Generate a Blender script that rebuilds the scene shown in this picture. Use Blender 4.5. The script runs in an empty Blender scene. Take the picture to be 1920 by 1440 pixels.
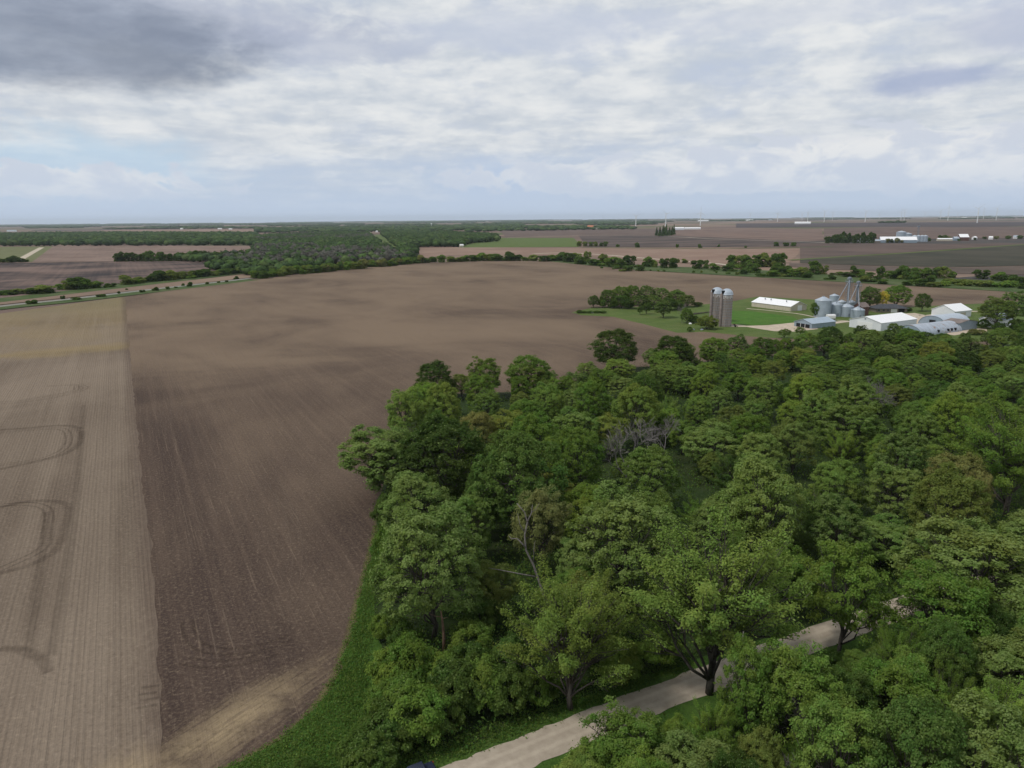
import bpy, bmesh, math, random
import numpy as np
from mathutils import Matrix, Vector
random.seed(7)
RNG = np.random.default_rng(11)
SC = bpy.context.scene
COL = SC.collection
R = math.radians

# ------------------------------------------------------------------ camera
F = 1356.0; CAM_H = 60.0
PITCH = math.atan((720 - 410.5) / F); ROLL = -R(0.516)
cam_m = Matrix.Rotation(math.pi / 2 - PITCH, 3, 'X') @ Matrix.Rotation(ROLL, 3, 'Z')
cd = bpy.data.cameras.new("Camera"); cam = bpy.data.objects.new("Camera", cd); COL.objects.link(cam)
cam.location = (0, 0, CAM_H); cam.rotation_euler = cam_m.to_euler()
cd.sensor_width = 36; cd.lens = 36 * F / 1920; cd.clip_start = 0.5; cd.clip_end = 120000
SC.camera = cam

def ray(x, y): return cam_m @ Vector(((x - 960) / F, (720 - y) / F, -1))
def G(x, y, z=0.0):
    "place on the ground (height z) seen at photo pixel x, y: a surveyor's sight line"
    d = ray(x, y); t = (CAM_H - z) / -d.z
    return (d.x * t, d.y * t)
def PX(X, Y, Z):
    v = cam_m.transposed() @ Vector((X, Y, Z - CAM_H))
    return (960 + F * v.x / -v.z, 720 - F * v.y / -v.z)
def height_at(X, Y, ytop):
    lo, hi = 0.0, 200.0
    for _ in range(40):
        m = (lo + hi) / 2
        if PX(X, Y, m)[1] > ytop: lo = m
        else: hi = m
    return lo
def mpp(X, Y): return math.sqrt(X * X + Y * Y + CAM_H ** 2) / F
def srgb(r, g, b):
    f = lambda c: (c / 255 / 12.92) if c / 255 <= .04045 else ((c / 255 + .055) / 1.055) ** 2.4
    return (f(r), f(g), f(b), 1)

# ------------------------------------------------------------------ tagging
def tag(o, label=None, cat=None, group=None, kind=None):
    if label: o['label'] = label
    if cat: o['category'] = cat
    if group: o['group'] = group
    if kind: o['kind'] = kind
    return o
def empty(name, loc, rz=0.0, label=None, cat=None, group=None):
    o = bpy.data.objects.new(name, None); COL.objects.link(o)
    o.location = loc; o.rotation_euler = (0, 0, rz); o.empty_display_size = .5
    return tag(o, label, cat, group)
def link(name, mesh, parent=None):
    o = bpy.data.objects.new(name, mesh); COL.objects.link(o)
    if parent is not None: o.parent = parent
    return o

# ------------------------------------------------------------------ mesh builder
class MB:
    def __init__(s): s.v = []; s.f = []; s.uv = None; s.smooth = False
    def poly(s, pts):
        n = len(s.v); s.v += [tuple(p) for p in pts]; s.f.append(tuple(range(n, n + len(pts)))); return s
    def box(s, x0, x1, y0, y1, z0, z1):
        n = len(s.v)
        s.v += [(x, y, z) for z in (z0, z1) for x, y in ((x0, y0), (x1, y0), (x1, y1), (x0, y1))]
        s.f += [tuple(n + i for i in q) for q in ((3, 2, 1, 0), (4, 5, 6, 7), (0, 1, 5, 4), (1, 2, 6, 5), (2, 3, 7, 6), (3, 0, 4, 7))]
        return s
    def prism(s, prof, x0, x1):
        "profile (y,z) counter-clockwise extruded along x"
        n = len(s.v); k = len(prof)
        s.v += [(x0, y, z) for y, z in prof] + [(x1, y, z) for y, z in prof]
        s.f.append(tuple(n + i for i in range(k))[::-1]); s.f.append(tuple(n + k + i for i in range(k)))
        for i in range(k):
            j = (i + 1) % k; s.f.append((n + i, n + j, n + k + j, n + k + i))
        return s
    def lathe(s, prof, seg=24, cx=0, cy=0):
        "profile (r,z) bottom to top"
        rings = []
        for r, z in prof:
            if r < 1e-6: s.v.append((cx, cy, z)); rings.append([len(s.v) - 1])
            else:
                n = len(s.v)
                s.v += [(cx + r * math.cos(2 * math.pi * i / seg), cy + r * math.sin(2 * math.pi * i / seg), z) for i in range(seg)]
                rings.append(list(range(n, n + seg)))
        for a, b in zip(rings, rings[1:]):
            for i in range(seg):
                j = (i + 1) % seg
                if len(a) == 1 and len(b) == 1: continue
                if len(a) == 1: s.f.append((a[0], b[j], b[i])[::-1])
                elif len(b) == 1: s.f.append((a[i], a[j], b[0]))
                else: s.f.append((a[i], a[j], b[j], b[i]))
        return s
    def tube(s, pts, rad, seg=6):
        pts = [Vector(p) for p in pts]; rings = []
        for i, p in enumerate(pts):
            d = (pts[min(i + 1, len(pts) - 1)] - pts[max(i - 1, 0)]).normalized()
            a = d.orthogonal().normalized() if i == 0 else (s._a - d * s._a.dot(d)).normalized()
            s._a = a; b = d.cross(a); r = rad[i] if hasattr(rad, '__len__') else rad
            n = len(s.v)
            for k in range(seg):
                t = 2 * math.pi * k / seg; s.v.append(tuple(p + (a * math.cos(t) + b * math.sin(t)) * r))
            rings.append(list(range(n, n + seg)))
        for q, w in zip(rings, rings[1:]):
            for k in range(seg):
                j = (k + 1) % seg; s.f.append((q[k], q[j], w[j], w[k]))
        s.f.append(tuple(rings[0])[::-1]); s.f.append(tuple(rings[-1]))
        return s
    def mesh(s, name, mat, smooth=False):
        m = bpy.data.meshes.new(name); m.from_pydata(s.v, [], s.f); m.materials.append(mat)
        if smooth: m.polygons.foreach_set('use_smooth', [True] * len(m.polygons))
        m.update(); return m
    def build(s, name, mat, parent=None, smooth=False):
        return link(name, s.mesh(name, mat, smooth), parent)

def quads_mesh(name, V, mats, attr=None, midx=None, tri=False):
    "V: (n,4,3) array of quads"
    k = V.shape[1]; n = V.shape[0]
    m = bpy.data.meshes.new(name)
    m.vertices.add(n * k); m.vertices.foreach_set('co', V.reshape(-1).astype(np.float32))
    m.loops.add(n * k); m.loops.foreach_set('vertex_index', np.arange(n * k, dtype=np.int32))
    m.polygons.add(n); m.polygons.foreach_set('loop_start', np.arange(0, n * k, k, dtype=np.int32))
    try: m.polygons.foreach_set('loop_total', np.full(n, k, dtype=np.int32))
    except Exception: pass
    for q in mats: m.materials.append(q)
    if midx is not None: m.polygons.foreach_set('material_index', midx.astype(np.int32))
    if attr is not None:
        a = m.attributes.new('leaf', 'FLOAT_COLOR', 'POINT')
        c = np.ones((n, k, 4), np.float32); c[:, :, :attr.shape[1]] = attr[:, None, :]
        a.data.foreach_set('color', c.reshape(-1))
    m.update(calc_edges=True); m.validate(); return m

# ------------------------------------------------------------------ materials
class NT:
    def __init__(s, tree): s.t = tree
    def n(s, typ, **kw):
        x = s.t.nodes.new(typ)
        for k, v in kw.items(): setattr(x, k, v)
        return x
    def put(s, sock, v):
        if v is None: return
        if isinstance(v, bpy.types.NodeSocket): s.t.links.new(v, sock)
        else:
            try: sock.default_value = v
            except Exception: sock.default_value = tuple(v)[:3]
    def m(s, op, a, b=None, c=None, clamp=False):
        x = s.n('ShaderNodeMath', operation=op, use_clamp=clamp)
        for i, v in enumerate((a, b, c)):
            if v is not None: s.put(x.inputs[i], v)
        return x.outputs[0]
    def add(s, a, b): return s.m('ADD', a, b)
    def sub(s, a, b): return s.m('SUBTRACT', a, b)
    def mul(s, a, b): return s.m('MULTIPLY', a, b)
    def step(s, x, lo, hi, a=0.0, b=1.0):
        q = s.n('ShaderNodeMapRange', interpolation_type='SMOOTHSTEP')
        s.put(q.inputs['Value'], x); s.put(q.inputs['From Min'], lo); s.put(q.inputs['From Max'], hi)
        s.put(q.inputs['To Min'], a); s.put(q.inputs['To Max'], b); return q.outputs[0]
    def mix(s, f, a, b, mode='MIX'):
        q = s.n('ShaderNodeMix', data_type='RGBA', blend_type=mode)
        s.put(q.inputs[0], f); s.put(q.inputs[6], a); s.put(q.inputs[7], b); return q.outputs[2]
    def noise(s, vec, scale, detail=4, rough=.55, dist=0.0, dim='3D'):
        q = s.n('ShaderNodeTexNoise', noise_dimensions=dim)
        s.put(q.inputs['Vector'], vec); q.inputs['Scale'].default_value = scale
        q.inputs['Detail'].default_value = detail; q.inputs['Roughness'].default_value = rough; q.inputs['Distortion'].default_value = dist
        return q.outputs[0]
    def xyz(s, x, y, z=0.0):
        q = s.n('ShaderNodeCombineXYZ'); s.put(q.inputs[0], x); s.put(q.inputs[1], y); s.put(q.inputs[2], z); return q.outputs[0]
    def sep(s, v):
        q = s.n('ShaderNodeSeparateXYZ'); s.put(q.inputs[0], v); return q.outputs
    def pos(s): return s.n('ShaderNodeNewGeometry').outputs['Position']
    def grid(s):
        "position in farm-grid axes: s across the rows (28 deg), t along them (118 deg)"
        x, y, z = s.sep(s.pos()); c, q = math.cos(R(28)), math.sin(R(28))
        return s.add(s.mul(x, c), s.mul(y, q)), s.add(s.mul(x, -q), s.mul(y, c))

def mat(name, fn):
    m = bpy.data.materials.new(name); m.use_nodes = True; t = m.node_tree; t.nodes.clear()
    k = NT(t); out = t.nodes.new('ShaderNodeOutputMaterial')
    fn(k, out); return m
def bsdf(k, out, col, rough=.8, spec=.2, bump=None, bs=.5, bd=.1, metal=0.0):
    p = k.n('ShaderNodeBsdfPrincipled'); k.put(p.inputs['Base Color'], col); k.put(p.inputs['Roughness'], rough)
    p.inputs['Specular IOR Level'].default_value = spec; p.inputs['Metallic'].default_value = metal
    if bump is not None:
        b = k.n('ShaderNodeBump'); b.inputs['Strength'].default_value = bs; b.inputs['Distance'].default_value = bd
        k.put(b.inputs['Height'], bump); k.t.links.new(b.outputs[0], p.inputs['Normal'])
    k.t.links.new(p.outputs[0], out.inputs['Surface']); return p
def simple(name, col, rough=.7, spec=.3, var=.25, scale=1.5, metal=0.0):
    def fn(k, out):
        n = k.noise(k.n('ShaderNodeTexCoord').outputs['Object'], scale, 5)
        c = tuple(col[:3]) + (1,)
        d = tuple(x * (1 - var) for x in col[:3]) + (1,)
        bsdf(k, out, k.mix(k.step(n, .35, .7), d, c), rough, spec, metal=metal)
    return mat(name, fn)
def ribbed(name, col, axis=0, pitch=.9, rough=.5, spec=.4, rust=None, var=.15, metal=0.0, rustamt=.55):
    "painted or galvanised sheet with ribs along one axis, streaks and optional rust"
    def fn(k, out):
        v = k.n('ShaderNodeTexCoord').outputs['Object']; x = k.sep(v)
        w = k.m('SINE', k.mul(x[axis], 2 * math.pi / pitch))
        n = k.noise(k.xyz(k.mul(x[0], 1.0 if axis == 0 else .25), k.mul(x[1], 1.0 if axis == 1 else .25), k.mul(x[2], .25)), 1.2, 5)
        c = k.mix(k.step(n, .3, .7), tuple(q * (1 - var) for q in col[:3]) + (1,), tuple(col[:3]) + (1,))
        c = k.mix(k.step(w, .75, 1.0, 0, .3), c, tuple(q * .6 for q in col[:3]) + (1,))
        if rust: c = k.mix(k.step(k.noise(v, .35, 6, .65), rustamt, rustamt + .1), c, tuple(rust) + (1,))
        bsdf(k, out, c, rough, spec, w, .25, .04, metal)
    return mat(name, fn)

def soil_fn(k, out):
    s, t = k.grid(); p = k.pos()
    big = k.noise(k.xyz(k.mul(s, .010), k.mul(t, .0085)), 1.0, 4, .6, .6)  # broad bands: soil patches plus cloud shade painted into the colour
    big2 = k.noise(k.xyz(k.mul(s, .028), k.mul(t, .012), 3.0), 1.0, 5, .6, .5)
    st1 = k.noise(k.xyz(k.mul(s, 2.2), k.mul(t, .03)), 1.0, 3, .7)
    st2 = k.noise(k.xyz(k.mul(s, .42), k.mul(t, .008), 5.0), 1.0, 3, .6)
    fine = k.noise(p, 2.2, 5, .7)
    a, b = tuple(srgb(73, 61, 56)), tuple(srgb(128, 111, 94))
    # drier, paler soil far off, moist dark soil near; cloud shade painted in too
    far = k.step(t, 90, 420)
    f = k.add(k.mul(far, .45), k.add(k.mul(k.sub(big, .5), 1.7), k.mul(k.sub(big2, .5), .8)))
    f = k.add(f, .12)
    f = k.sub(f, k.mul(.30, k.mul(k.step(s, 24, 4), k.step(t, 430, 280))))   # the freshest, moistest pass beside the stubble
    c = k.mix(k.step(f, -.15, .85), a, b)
    c = k.mix(k.step(st2, .40, .66, 0, .2), c, tuple(srgb(122, 104, 90)))
    c = k.mix(k.step(st1, .58, .72, 0, .46), c, tuple(srgb(132, 115, 100)))
    c = k.mix(k.step(st1, .42, .30, 0, .28), c, tuple(srgb(64, 53, 48)))
    # straw litter by the headland
    A, B = G(325, 1432), G(510, 1308); dx, dy = B[0] - A[0], B[1] - A[1]; L = math.hypot(dx, dy); dx /= L; dy /= L
    x, y, z = k.sep(p); al = k.add(k.mul(k.sub(x, A[0]), dx), k.mul(k.sub(y, A[1]), dy)); ac = k.add(k.mul(k.sub(x, A[0]), -dy), k.mul(k.sub(y, A[1]), dx))
    d = k.m('SQRT', k.add(k.m('POWER', k.m('ABSOLUTE', k.mul(k.sub(al, L * .45), 1 / 17.0)), 2.0), k.m('POWER', k.m('ABSOLUTE', k.mul(ac, 1 / 4.6)), 2.0)))
    streak = k.noise(k.xyz(k.mul(al, .12), k.mul(ac, 1.6)), 1.0, 5, .7)
    mk = k.step(k.add(d, k.mul(k.sub(streak, .5), 2.8)), 1.35, .2)
    c = k.mix(k.mul(mk, k.mul(k.step(streak, .28, .66, .3, .95), k.step(k.noise(p, .16, 5, .7), .34, .6, .35, 1.0))), c, tuple(srgb(170, 151, 120)))
    grain = k.noise(p, 1.1, 6, .85); c = k.mix(k.step(grain, .52, .66, 0, .5), c, tuple(srgb(142, 126, 107))); c = k.mix(k.step(grain, .48, .34, 0, .45), c, tuple(srgb(58, 48, 42)))
    c = k.mix(k.step(fine, .42, .75, 0, .35), c, tuple(srgb(134, 118, 101)))
    c = k.mix(1.0, c, (.91, .905, .885, 1), 'MULTIPLY')
    bsdf(k, out, c, .95, .05, k.add(fine, k.mul(st1, .8)), .9, .15)
def stubble_fn(k, out):
    s, t = k.grid(); p = k.pos()
    wob = k.mul(k.noise(k.xyz(k.mul(s, .02), k.mul(t, .02)), 1.0, 2), .7)
    w = k.add(k.mul(k.m('SINE', k.mul(k.add(s, wob), 2 * math.pi / .76)), .45), k.mul(k.sub(k.noise(k.xyz(k.mul(s, 1.5), k.mul(t, .012), 2.0), 1.0, 3, .75), .5), 4.2))
    rowv = k.noise(k.xyz(k.mul(s, .8), k.mul(t, .006)), 1.0, 3, .7)
    rowv2 = k.noise(k.xyz(k.mul(s, .2), k.mul(t, .004), 9.0), 1.0, 2, .6)
    big = k.noise(k.xyz(k.mul(s, .012), k.mul(t, .014), 4.0), 1.0, 4, .6, .5)
    fine = k.noise(p, 2.6, 5, .75)
    brk = k.noise(k.xyz(k.mul(s, .9), k.mul(t, .25)), 1.0, 4, .7)
    c = k.mix(k.step(big, .3, .68), tuple(srgb(101, 90, 80)), tuple(srgb(126, 114, 102)))
    c = k.mix(k.step(rowv2, .36, .7, 0, .4), c, tuple(srgb(138, 126, 113)))
    c = k.mix(k.mul(k.step(k.add(w, k.mul(k.sub(rowv, .5), 3.0)), -.2, 1.4), k.mul(k.step(brk, .3, .65, .05, .42), k.step(k.noise(k.xyz(k.mul(s, .05), k.mul(t, .012), 7.0), 1.0, 4, .65), .34, .66, .25, 1.0))), c, tuple(srgb(78, 67, 57)))
    # a band greening with weeds and yellow cover along the road end of the field
    g = k.step(k.add(t, k.mul(k.sub(k.noise(p, .02, 3), .5), 90)), 370, 470)
    yel = k.mul(g, k.step(k.noise(k.xyz(k.mul(s, .03), k.mul(t, .012)), 1.0, 4), .3, .6, .35, .9))
    c = k.mix(k.mul(yel, .5), c, tuple(srgb(138, 122, 84)))
    gg = k.step(t, 520, 640, 0, .55)
    c = k.mix(gg, c, tuple(srgb(120, 113, 82)))
    e1 = k.m('ABSOLUTE', k.sub(k.add(t, k.mul(k.sub(k.noise(p, .02, 3), .5), 50)), 404))
    c = k.mix(k.step(e1, 16, 0, 0, .35), c, tuple(srgb(148, 129, 76)))
    # straw litter spilling over from the headland
    A = G(330, 1440); x, y, z = k.sep(p)
    d = k.m('SQRT', k.add(k.m('POWER', k.m('ABSOLUTE', k.mul(k.sub(x, A[0] + 3), 1 / 13.0)), 2.0), k.m('POWER', k.m('ABSOLUTE', k.mul(k.sub(y, A[1] - 3), 1 / 8.0)), 2.0)))
    c = k.mix(k.mul(k.step(k.add(d, k.mul(k.sub(brk, .5), 1.0)), 1.3, .4), .6), c, tuple(srgb(170, 151, 120)))
    c = k.mix(k.step(fine, .42, .72, 0, .4), c, tuple(srgb(144, 129, 112)))
    c = k.mix(k.step(fine, .46, .3, 0, .35), c, tuple(srgb(84, 72, 60)))
    grain = k.noise(p, 1.2, 6, .85); c = k.mix(k.step(grain, .52, .66, 0, .45), c, tuple(srgb(160, 147, 132))); c = k.mix(k.step(grain, .48, .34, 0, .4), c, tuple(srgb(78, 68, 60)))
    edge = k.step(k.add(s, k.mul(k.sub(k.noise(p, .5, 5, .7), .5), 7.0)), -5.5, -1.0); c = k.mix(k.mul(edge, .55), c, tuple(srgb(86, 73, 66)))
    c = k.mix(1.0, c, (1.0, .975, .93, 1), 'MULTIPLY')
    bsdf(k, out, c, .95, .05, k.add(fine, k.mul(w, -.5)), .9, .12)
def grass_fn(c0, c1, c2, sc=.35, amt=.5):
    def fn(k, out):
        p = k.pos(); a = k.noise(p, sc, 5, .65); b = k.noise(p, 3.0, 4, .75); d = k.noise(p, .05, 3)
        c = k.mix(k.step(a, .32, .68), c0, c1); c = k.mix(k.mul(k.step(d, .45, .7), amt), c, c2)
        c = k.mix(k.step(b, .4, .75, 0, .45), c, tuple(q * 1.7 for q in c1[:3]) + (1,))
        c = k.mix(k.step(b, .45, .25, 0, .6), c, tuple(q * .45 for q in c0[:3]) + (1,))
        bsdf(k, out, c, .9, .1, b, 1.0, .25)
    return fn
def field_fn(c0, c1, seed, s1=.012, s2=.010):
    def fn(k, out):
        s, t = k.grid()
        a = k.noise(k.xyz(k.mul(s, s1), k.mul(t, s2), seed), 1.0, 5, .62, .4)
        b = k.noise(k.xyz(k.mul(s, .20), k.mul(t, .004), seed), 1.0, 3, .6)
        f = k.add(a, k.mul(k.sub(b, .5), .25))
        bsdf(k, out, k.mix(k.step(f, .3, .7), c0, c1), .95, .05)
    return fn
def ground_fn(k, out):
    s, t = k.grid(); p = k.pos()
    s2 = k.add(s, k.mul(k.sub(k.noise(p, .0015, 2), .5), 120.0)); t2 = k.add(t, k.mul(k.sub(k.noise(p, .0013, 2), .5), 120.0))
    cell = k.n('ShaderNodeTexWhiteNoise', noise_dimensions='2D')
    k.put(cell.inputs['Vector'], k.xyz(k.m('FLOOR', k.mul(s2, 1 / 620.0)), k.m('FLOOR', k.mul(t2, 1 / 430.0))))
    r = cell.outputs['Value']
    n = k.noise(k.xyz(k.mul(s, .006), k.mul(t, .006)), 1.0, 4)
    c = k.mix(k.step(r, .2, .7), tuple(srgb(112, 95, 86)), tuple(srgb(138, 118, 102)))
    c = k.mix(k.step(r, .70, .74), c, tuple(srgb(92, 98, 62)))
    c = k.mix(k.step(r, .90, .93), c, tuple(srgb(74, 72, 70)))
    c = k.mix(k.step(n, .4, .65, 0, .5), c, tuple(srgb(96, 84, 78)))
    bsdf(k, out, c, .95, .05)

def leaf_fn(k, out):
    oi = k.n('ShaderNodeObjectInfo'); at = k.n('ShaderNodeAttribute', attribute_name='leaf')
    r, g, b = k.n('ShaderNodeSeparateColor').outputs, None, None
    sp = k.n('ShaderNodeSeparateColor'); k.t.links.new(at.outputs['Color'], sp.inputs[0]); r, g, b = sp.outputs
    hs = k.n('ShaderNodeHueSaturation'); k.put(hs.inputs['Color'], oi.outputs['Color'])
    k.put(hs.inputs['Hue'], k.add(.5, k.mul(k.sub(b, .5), .07))); k.put(hs.inputs['Value'], k.add(1.04, k.mul(r, .90))); k.put(hs.inputs['Saturation'], .91)
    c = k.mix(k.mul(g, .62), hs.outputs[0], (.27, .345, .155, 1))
    c = k.mix(1.0, c, (1.06, 1.06, .86, 1), 'MULTIPLY')
    d = k.n('ShaderNodeBsdfDiffuse'); k.put(d.inputs['Color'], c)
    tr = k.n('ShaderNodeBsdfTranslucent'); k.put(tr.inputs['Color'], k.mix(.5, c, (.19, .28, .04, 1)))
    ms = k.n('ShaderNodeMixShader'); ms.inputs[0].default_value = .40
    k.t.links.new(d.outputs[0], ms.inputs[1]); k.t.links.new(tr.outputs[0], ms.inputs[2])
    k.t.links.new(ms.outputs[0], out.inputs['Surface'])
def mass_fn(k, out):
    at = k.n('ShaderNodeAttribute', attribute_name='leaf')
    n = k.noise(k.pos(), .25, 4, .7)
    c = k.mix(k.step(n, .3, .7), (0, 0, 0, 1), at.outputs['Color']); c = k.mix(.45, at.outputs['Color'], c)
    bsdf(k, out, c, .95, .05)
def bark_fn(c0, c1):
    def fn(k, out):
        v = k.n('ShaderNodeTexCoord').outputs['Object']; x = k.sep(v)
        n = k.noise(k.xyz(k.mul(x[0], 5), k.mul(x[1], 5), k.mul(x[2], .8)), 1.0, 5, .7)
        bsdf(k, out, k.mix(k.step(n, .3, .7), c0, c1), .95, .05, n, .6, .05)
    return fn
def gravel_fn(c0, c1):
    def fn(k, out):
        uv = k.n('ShaderNodeUVMap', uv_map='across').outputs[0]; u, v, _ = k.sep(uv); p = k.pos()
        n = k.noise(p, .5, 5, .65); f = k.noise(p, 5, 4, .7)
        tr = k.m('ABSOLUTE', k.sub(k.m('ABSOLUTE', k.sub(u, .5)), .17))
        c = k.mix(k.step(n, .3, .7), c0, c1)
        c = k.mix(k.step(tr, .10, .02, 0, .35), c, tuple(q * 1.22 for q in c1[:3]) + (1,))
        c = k.mix(k.step(f, .5, .8, 0, .3), c, tuple(q * .6 for q in c0[:3]) + (1,))
        bsdf(k, out, c, .95, .1, f, .5, .03)
    return fn

MAT = dict(
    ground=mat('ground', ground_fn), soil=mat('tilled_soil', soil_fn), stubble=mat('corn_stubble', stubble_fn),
    leaf=mat('leaf', leaf_fn), mass=mat('far_foliage', mass_fn),
    bark=mat('bark', bark_fn((.045, .038, .032, 1), (.13, .115, .10, 1))), dead=mat('dead_wood', bark_fn((.10, .09, .08, 1), (.23, .21, .19, 1))),
    twig=mat('grey_twigs', bark_fn((.12, .108, .10, 1), (.24, .22, .21, 1))),
    redwood=mat('broken_bark', bark_fn((.10, .06, .04, 1), (.26, .17, .12, 1))),
    verge=mat('verge_grass', grass_fn((.042, .090, .016, 1), (.068, .134, .022, 1), (.100, .128, .040, 1), .35, .6)),
    lawn=mat('lawn_grass', grass_fn((.045, .115, .014, 1), (.070, .155, .020, 1), (.085, .125, .030, 1), .15, .4)),
    pasture=mat('pasture_grass', grass_fn((.070, .105, .026, 1), (.095, .135, .034, 1), (.115, .125, .045, 1), .1, .6)),
    marsh=mat('marsh_grass', grass_fn((.045, .075, .022, 1), (.075, .105, .035, 1), (.105, .115, .055, 1), .05, .7)),
    olive=mat('olive_pasture', grass_fn((.10, .115, .045, 1), (.14, .145, .065, 1), (.17, .16, .085, 1), .02, .7)),
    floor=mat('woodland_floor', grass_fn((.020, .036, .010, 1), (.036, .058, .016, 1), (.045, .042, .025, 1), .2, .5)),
    gravel=mat('gravel', gravel_fn(tuple(srgb(158, 146, 130)), tuple(srgb(176, 164, 147)))),
    dirt=mat('pale_gravel', gravel_fn(tuple(srgb(160, 148, 130)), tuple(srgb(196, 184, 165)))),
    asphalt=mat('worn_asphalt', gravel_fn(tuple(srgb(118, 118, 110)), tuple(srgb(142, 141, 132)))),
    yard=simple('yard_gravel', srgb(196, 180, 160), .95, .1, .22, .25),
    white=ribbed('white_sheet_roof', (.88, .88, .88), 0, .9, .5, var=.06), whitewall=ribbed('white_sheet_wall', (.74, .76, .78), 0, .6, .5, var=.08),
    whitewall_y=ribbed('white_sheet_gable', (.66, .68, .70), 1, .6, .5),
    cream=ribbed('cream_sheet_wall', (.54, .49, .38), 0, .6, .6), blue=ribbed('grey_blue_sheet', (.27, .34, .40), 0, .8, .45), blueroof=ribbed('grey_blue_roof', (.36, .44, .51), 0, .9, .45),
    galv=ribbed('galvanised_steel', (.36, .42, .48), 2, .25, .4, .5, var=.2), galvroof=simple('galvanised_roof', (.42, .48, .54), .4, .5, .15, .5),
    quon=ribbed('weathered_arch_steel', (.48, .55, .62), 0, .7, .45, .5, var=.25, rust=(.33, .27, .24), rustamt=.66), rusty=ribbed('rusting_arch_steel', (.42, .47, .53), 0, .7, .55, .4, var=.25, rust=(.27, .20, .17), rustamt=.55),
    quonend=ribbed('arch_end_wall', (.30, .37, .44), 1, .6, .5), brownroof=simple('brown_roof', (.24, .20, .18), .8, .2, .25, .5),
    shingle=simple('dark_shingles', (.085, .09, .10), .9, .1, .3, .8), tan=simple('tan_brick', (.26, .22, .18), .9, .1, .25, 2), trimwhite=simple('white_paint', (.78, .78, .77), .5, .3, .06, 1),
    dark=simple('dark_opening', (.02, .022, .025), .7, .2, .3, 1), red=simple('faded_red_boards', (.16, .09, .075), .9, .1, .3, 1), barnroof=simple('weathered_barn_roof', (.24, .19, .17), .8, .2, .25, .6),
    steel=simple('grey_steel', (.24, .27, .31), .5, .4, .2, .5), turbine=simple('turbine_white', (.80, .81, .82), .5, .3, .04, .1),
    orange=simple('terracotta_roof', (.50, .20, .11), .8, .2, .2, .5), carpaint=simple('dark_blue_car_paint', (.020, .026, .050), .25, .6, .1, 1), glass=simple('tinted_glass', (.05, .08, .10), .08, .8, .1, 1),
    rubber=simple('tyre_rubber', (.02, .02, .02), .9, .1, .2, 2), chrome=simple('silver_metal', (.55, .55, .55), .3, .6, .1, 1), lamp=simple('clear_lamp', (.75, .75, .72), .2, .6, .1, 1), tail=simple('red_lamp', (.35, .02, .02), .2, .6, .1, 1),
)
def stave_fn(k, out):
    v = k.n('ShaderNodeTexCoord').outputs['Object']; x, y, z = k.sep(v)
    an = k.m('ARCTAN2', y, x)
    hoop = k.m('SINE', k.mul(z, 2 * math.pi / .75)); stv = k.m('SINE', k.mul(an, 64.0))
    n = k.noise(k.xyz(k.mul(an, 7), k.mul(z, .10)), 1.0, 5, .65); n2 = k.noise(v, .8, 4)
    c = k.mix(k.step(n, .3, .68), tuple(srgb(86, 82, 77)), tuple(srgb(124, 118, 111)))
    c = k.mix(k.step(n2, .5, .75, 0, .35), c, tuple(srgb(138, 116, 100)))
    c = k.mix(k.step(hoop, .8, 1, 0, .3), c, tuple(srgb(90, 84, 80)))
    c = k.mix(k.step(stv, .85, 1, 0, .25), c, tuple(srgb(92, 86, 82)))
    bsdf(k, out, c, .9, .1, k.add(hoop, k.mul(stv, .5)), .3, .05)
MAT['stave'] = mat('concrete_staves', stave_fn)

# ------------------------------------------------------------------ sheets on the ground
def W(pts, z=0.0): return [G(*p) for p in pts]
def sheet(name, pts, z, material, label, cat, kind='structure', wobble=0.0, step=None):
    "flat polygon sheet; edges subdivided and jittered so boundaries are not ruler-straight"
    P = []
    for (x0, y0), (x1, y1) in zip(pts, pts[1:] + pts[:1]):
        L = math.hypot(x1 - x0, y1 - y0); n = max(1, min(60, int(L / step))) if step else 1
        for i in range(n):
            t = i / n; P.append((x0 + (x1 - x0) * t + random.uniform(-wobble, wobble) * (i > 0), y0 + (y1 - y0) * t + random.uniform(-wobble, wobble) * (i > 0)))
    bm = bmesh.new(); vs = [bm.verts.new((x, y, z)) for x, y in P]
    f = bm.faces.new(vs); bm.normal_update()
    if f.normal.z < 0: f.normal_flip()
    bmesh.ops.triangulate(bm, faces=[f])
    m = bpy.data.meshes.new(name); bm.to_mesh(m); bm.free(); m.materials.append(material)
    return tag(link(name, m), label, cat, kind=kind)
def smooth_path(pts, n=8):
    out = []
    q = [pts[0]] + list(pts) + [pts[-1]]
    for i in range(1, len(q) - 2):
        p0, p1, p2, p3 = (np.array(a, float) for a in q[i - 1:i + 3])
        for t in np.linspace(0, 1, n, endpoint=False):
            out.append(tuple(.5 * (2 * p1 + (p2 - p0) * t + (2 * p0 - 5 * p1 + 4 * p2 - p3) * t * t + (3 * p1 - p0 - 3 * p2 + p3) * t ** 3)))
    out.append(tuple(pts[-1])); return out
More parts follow.
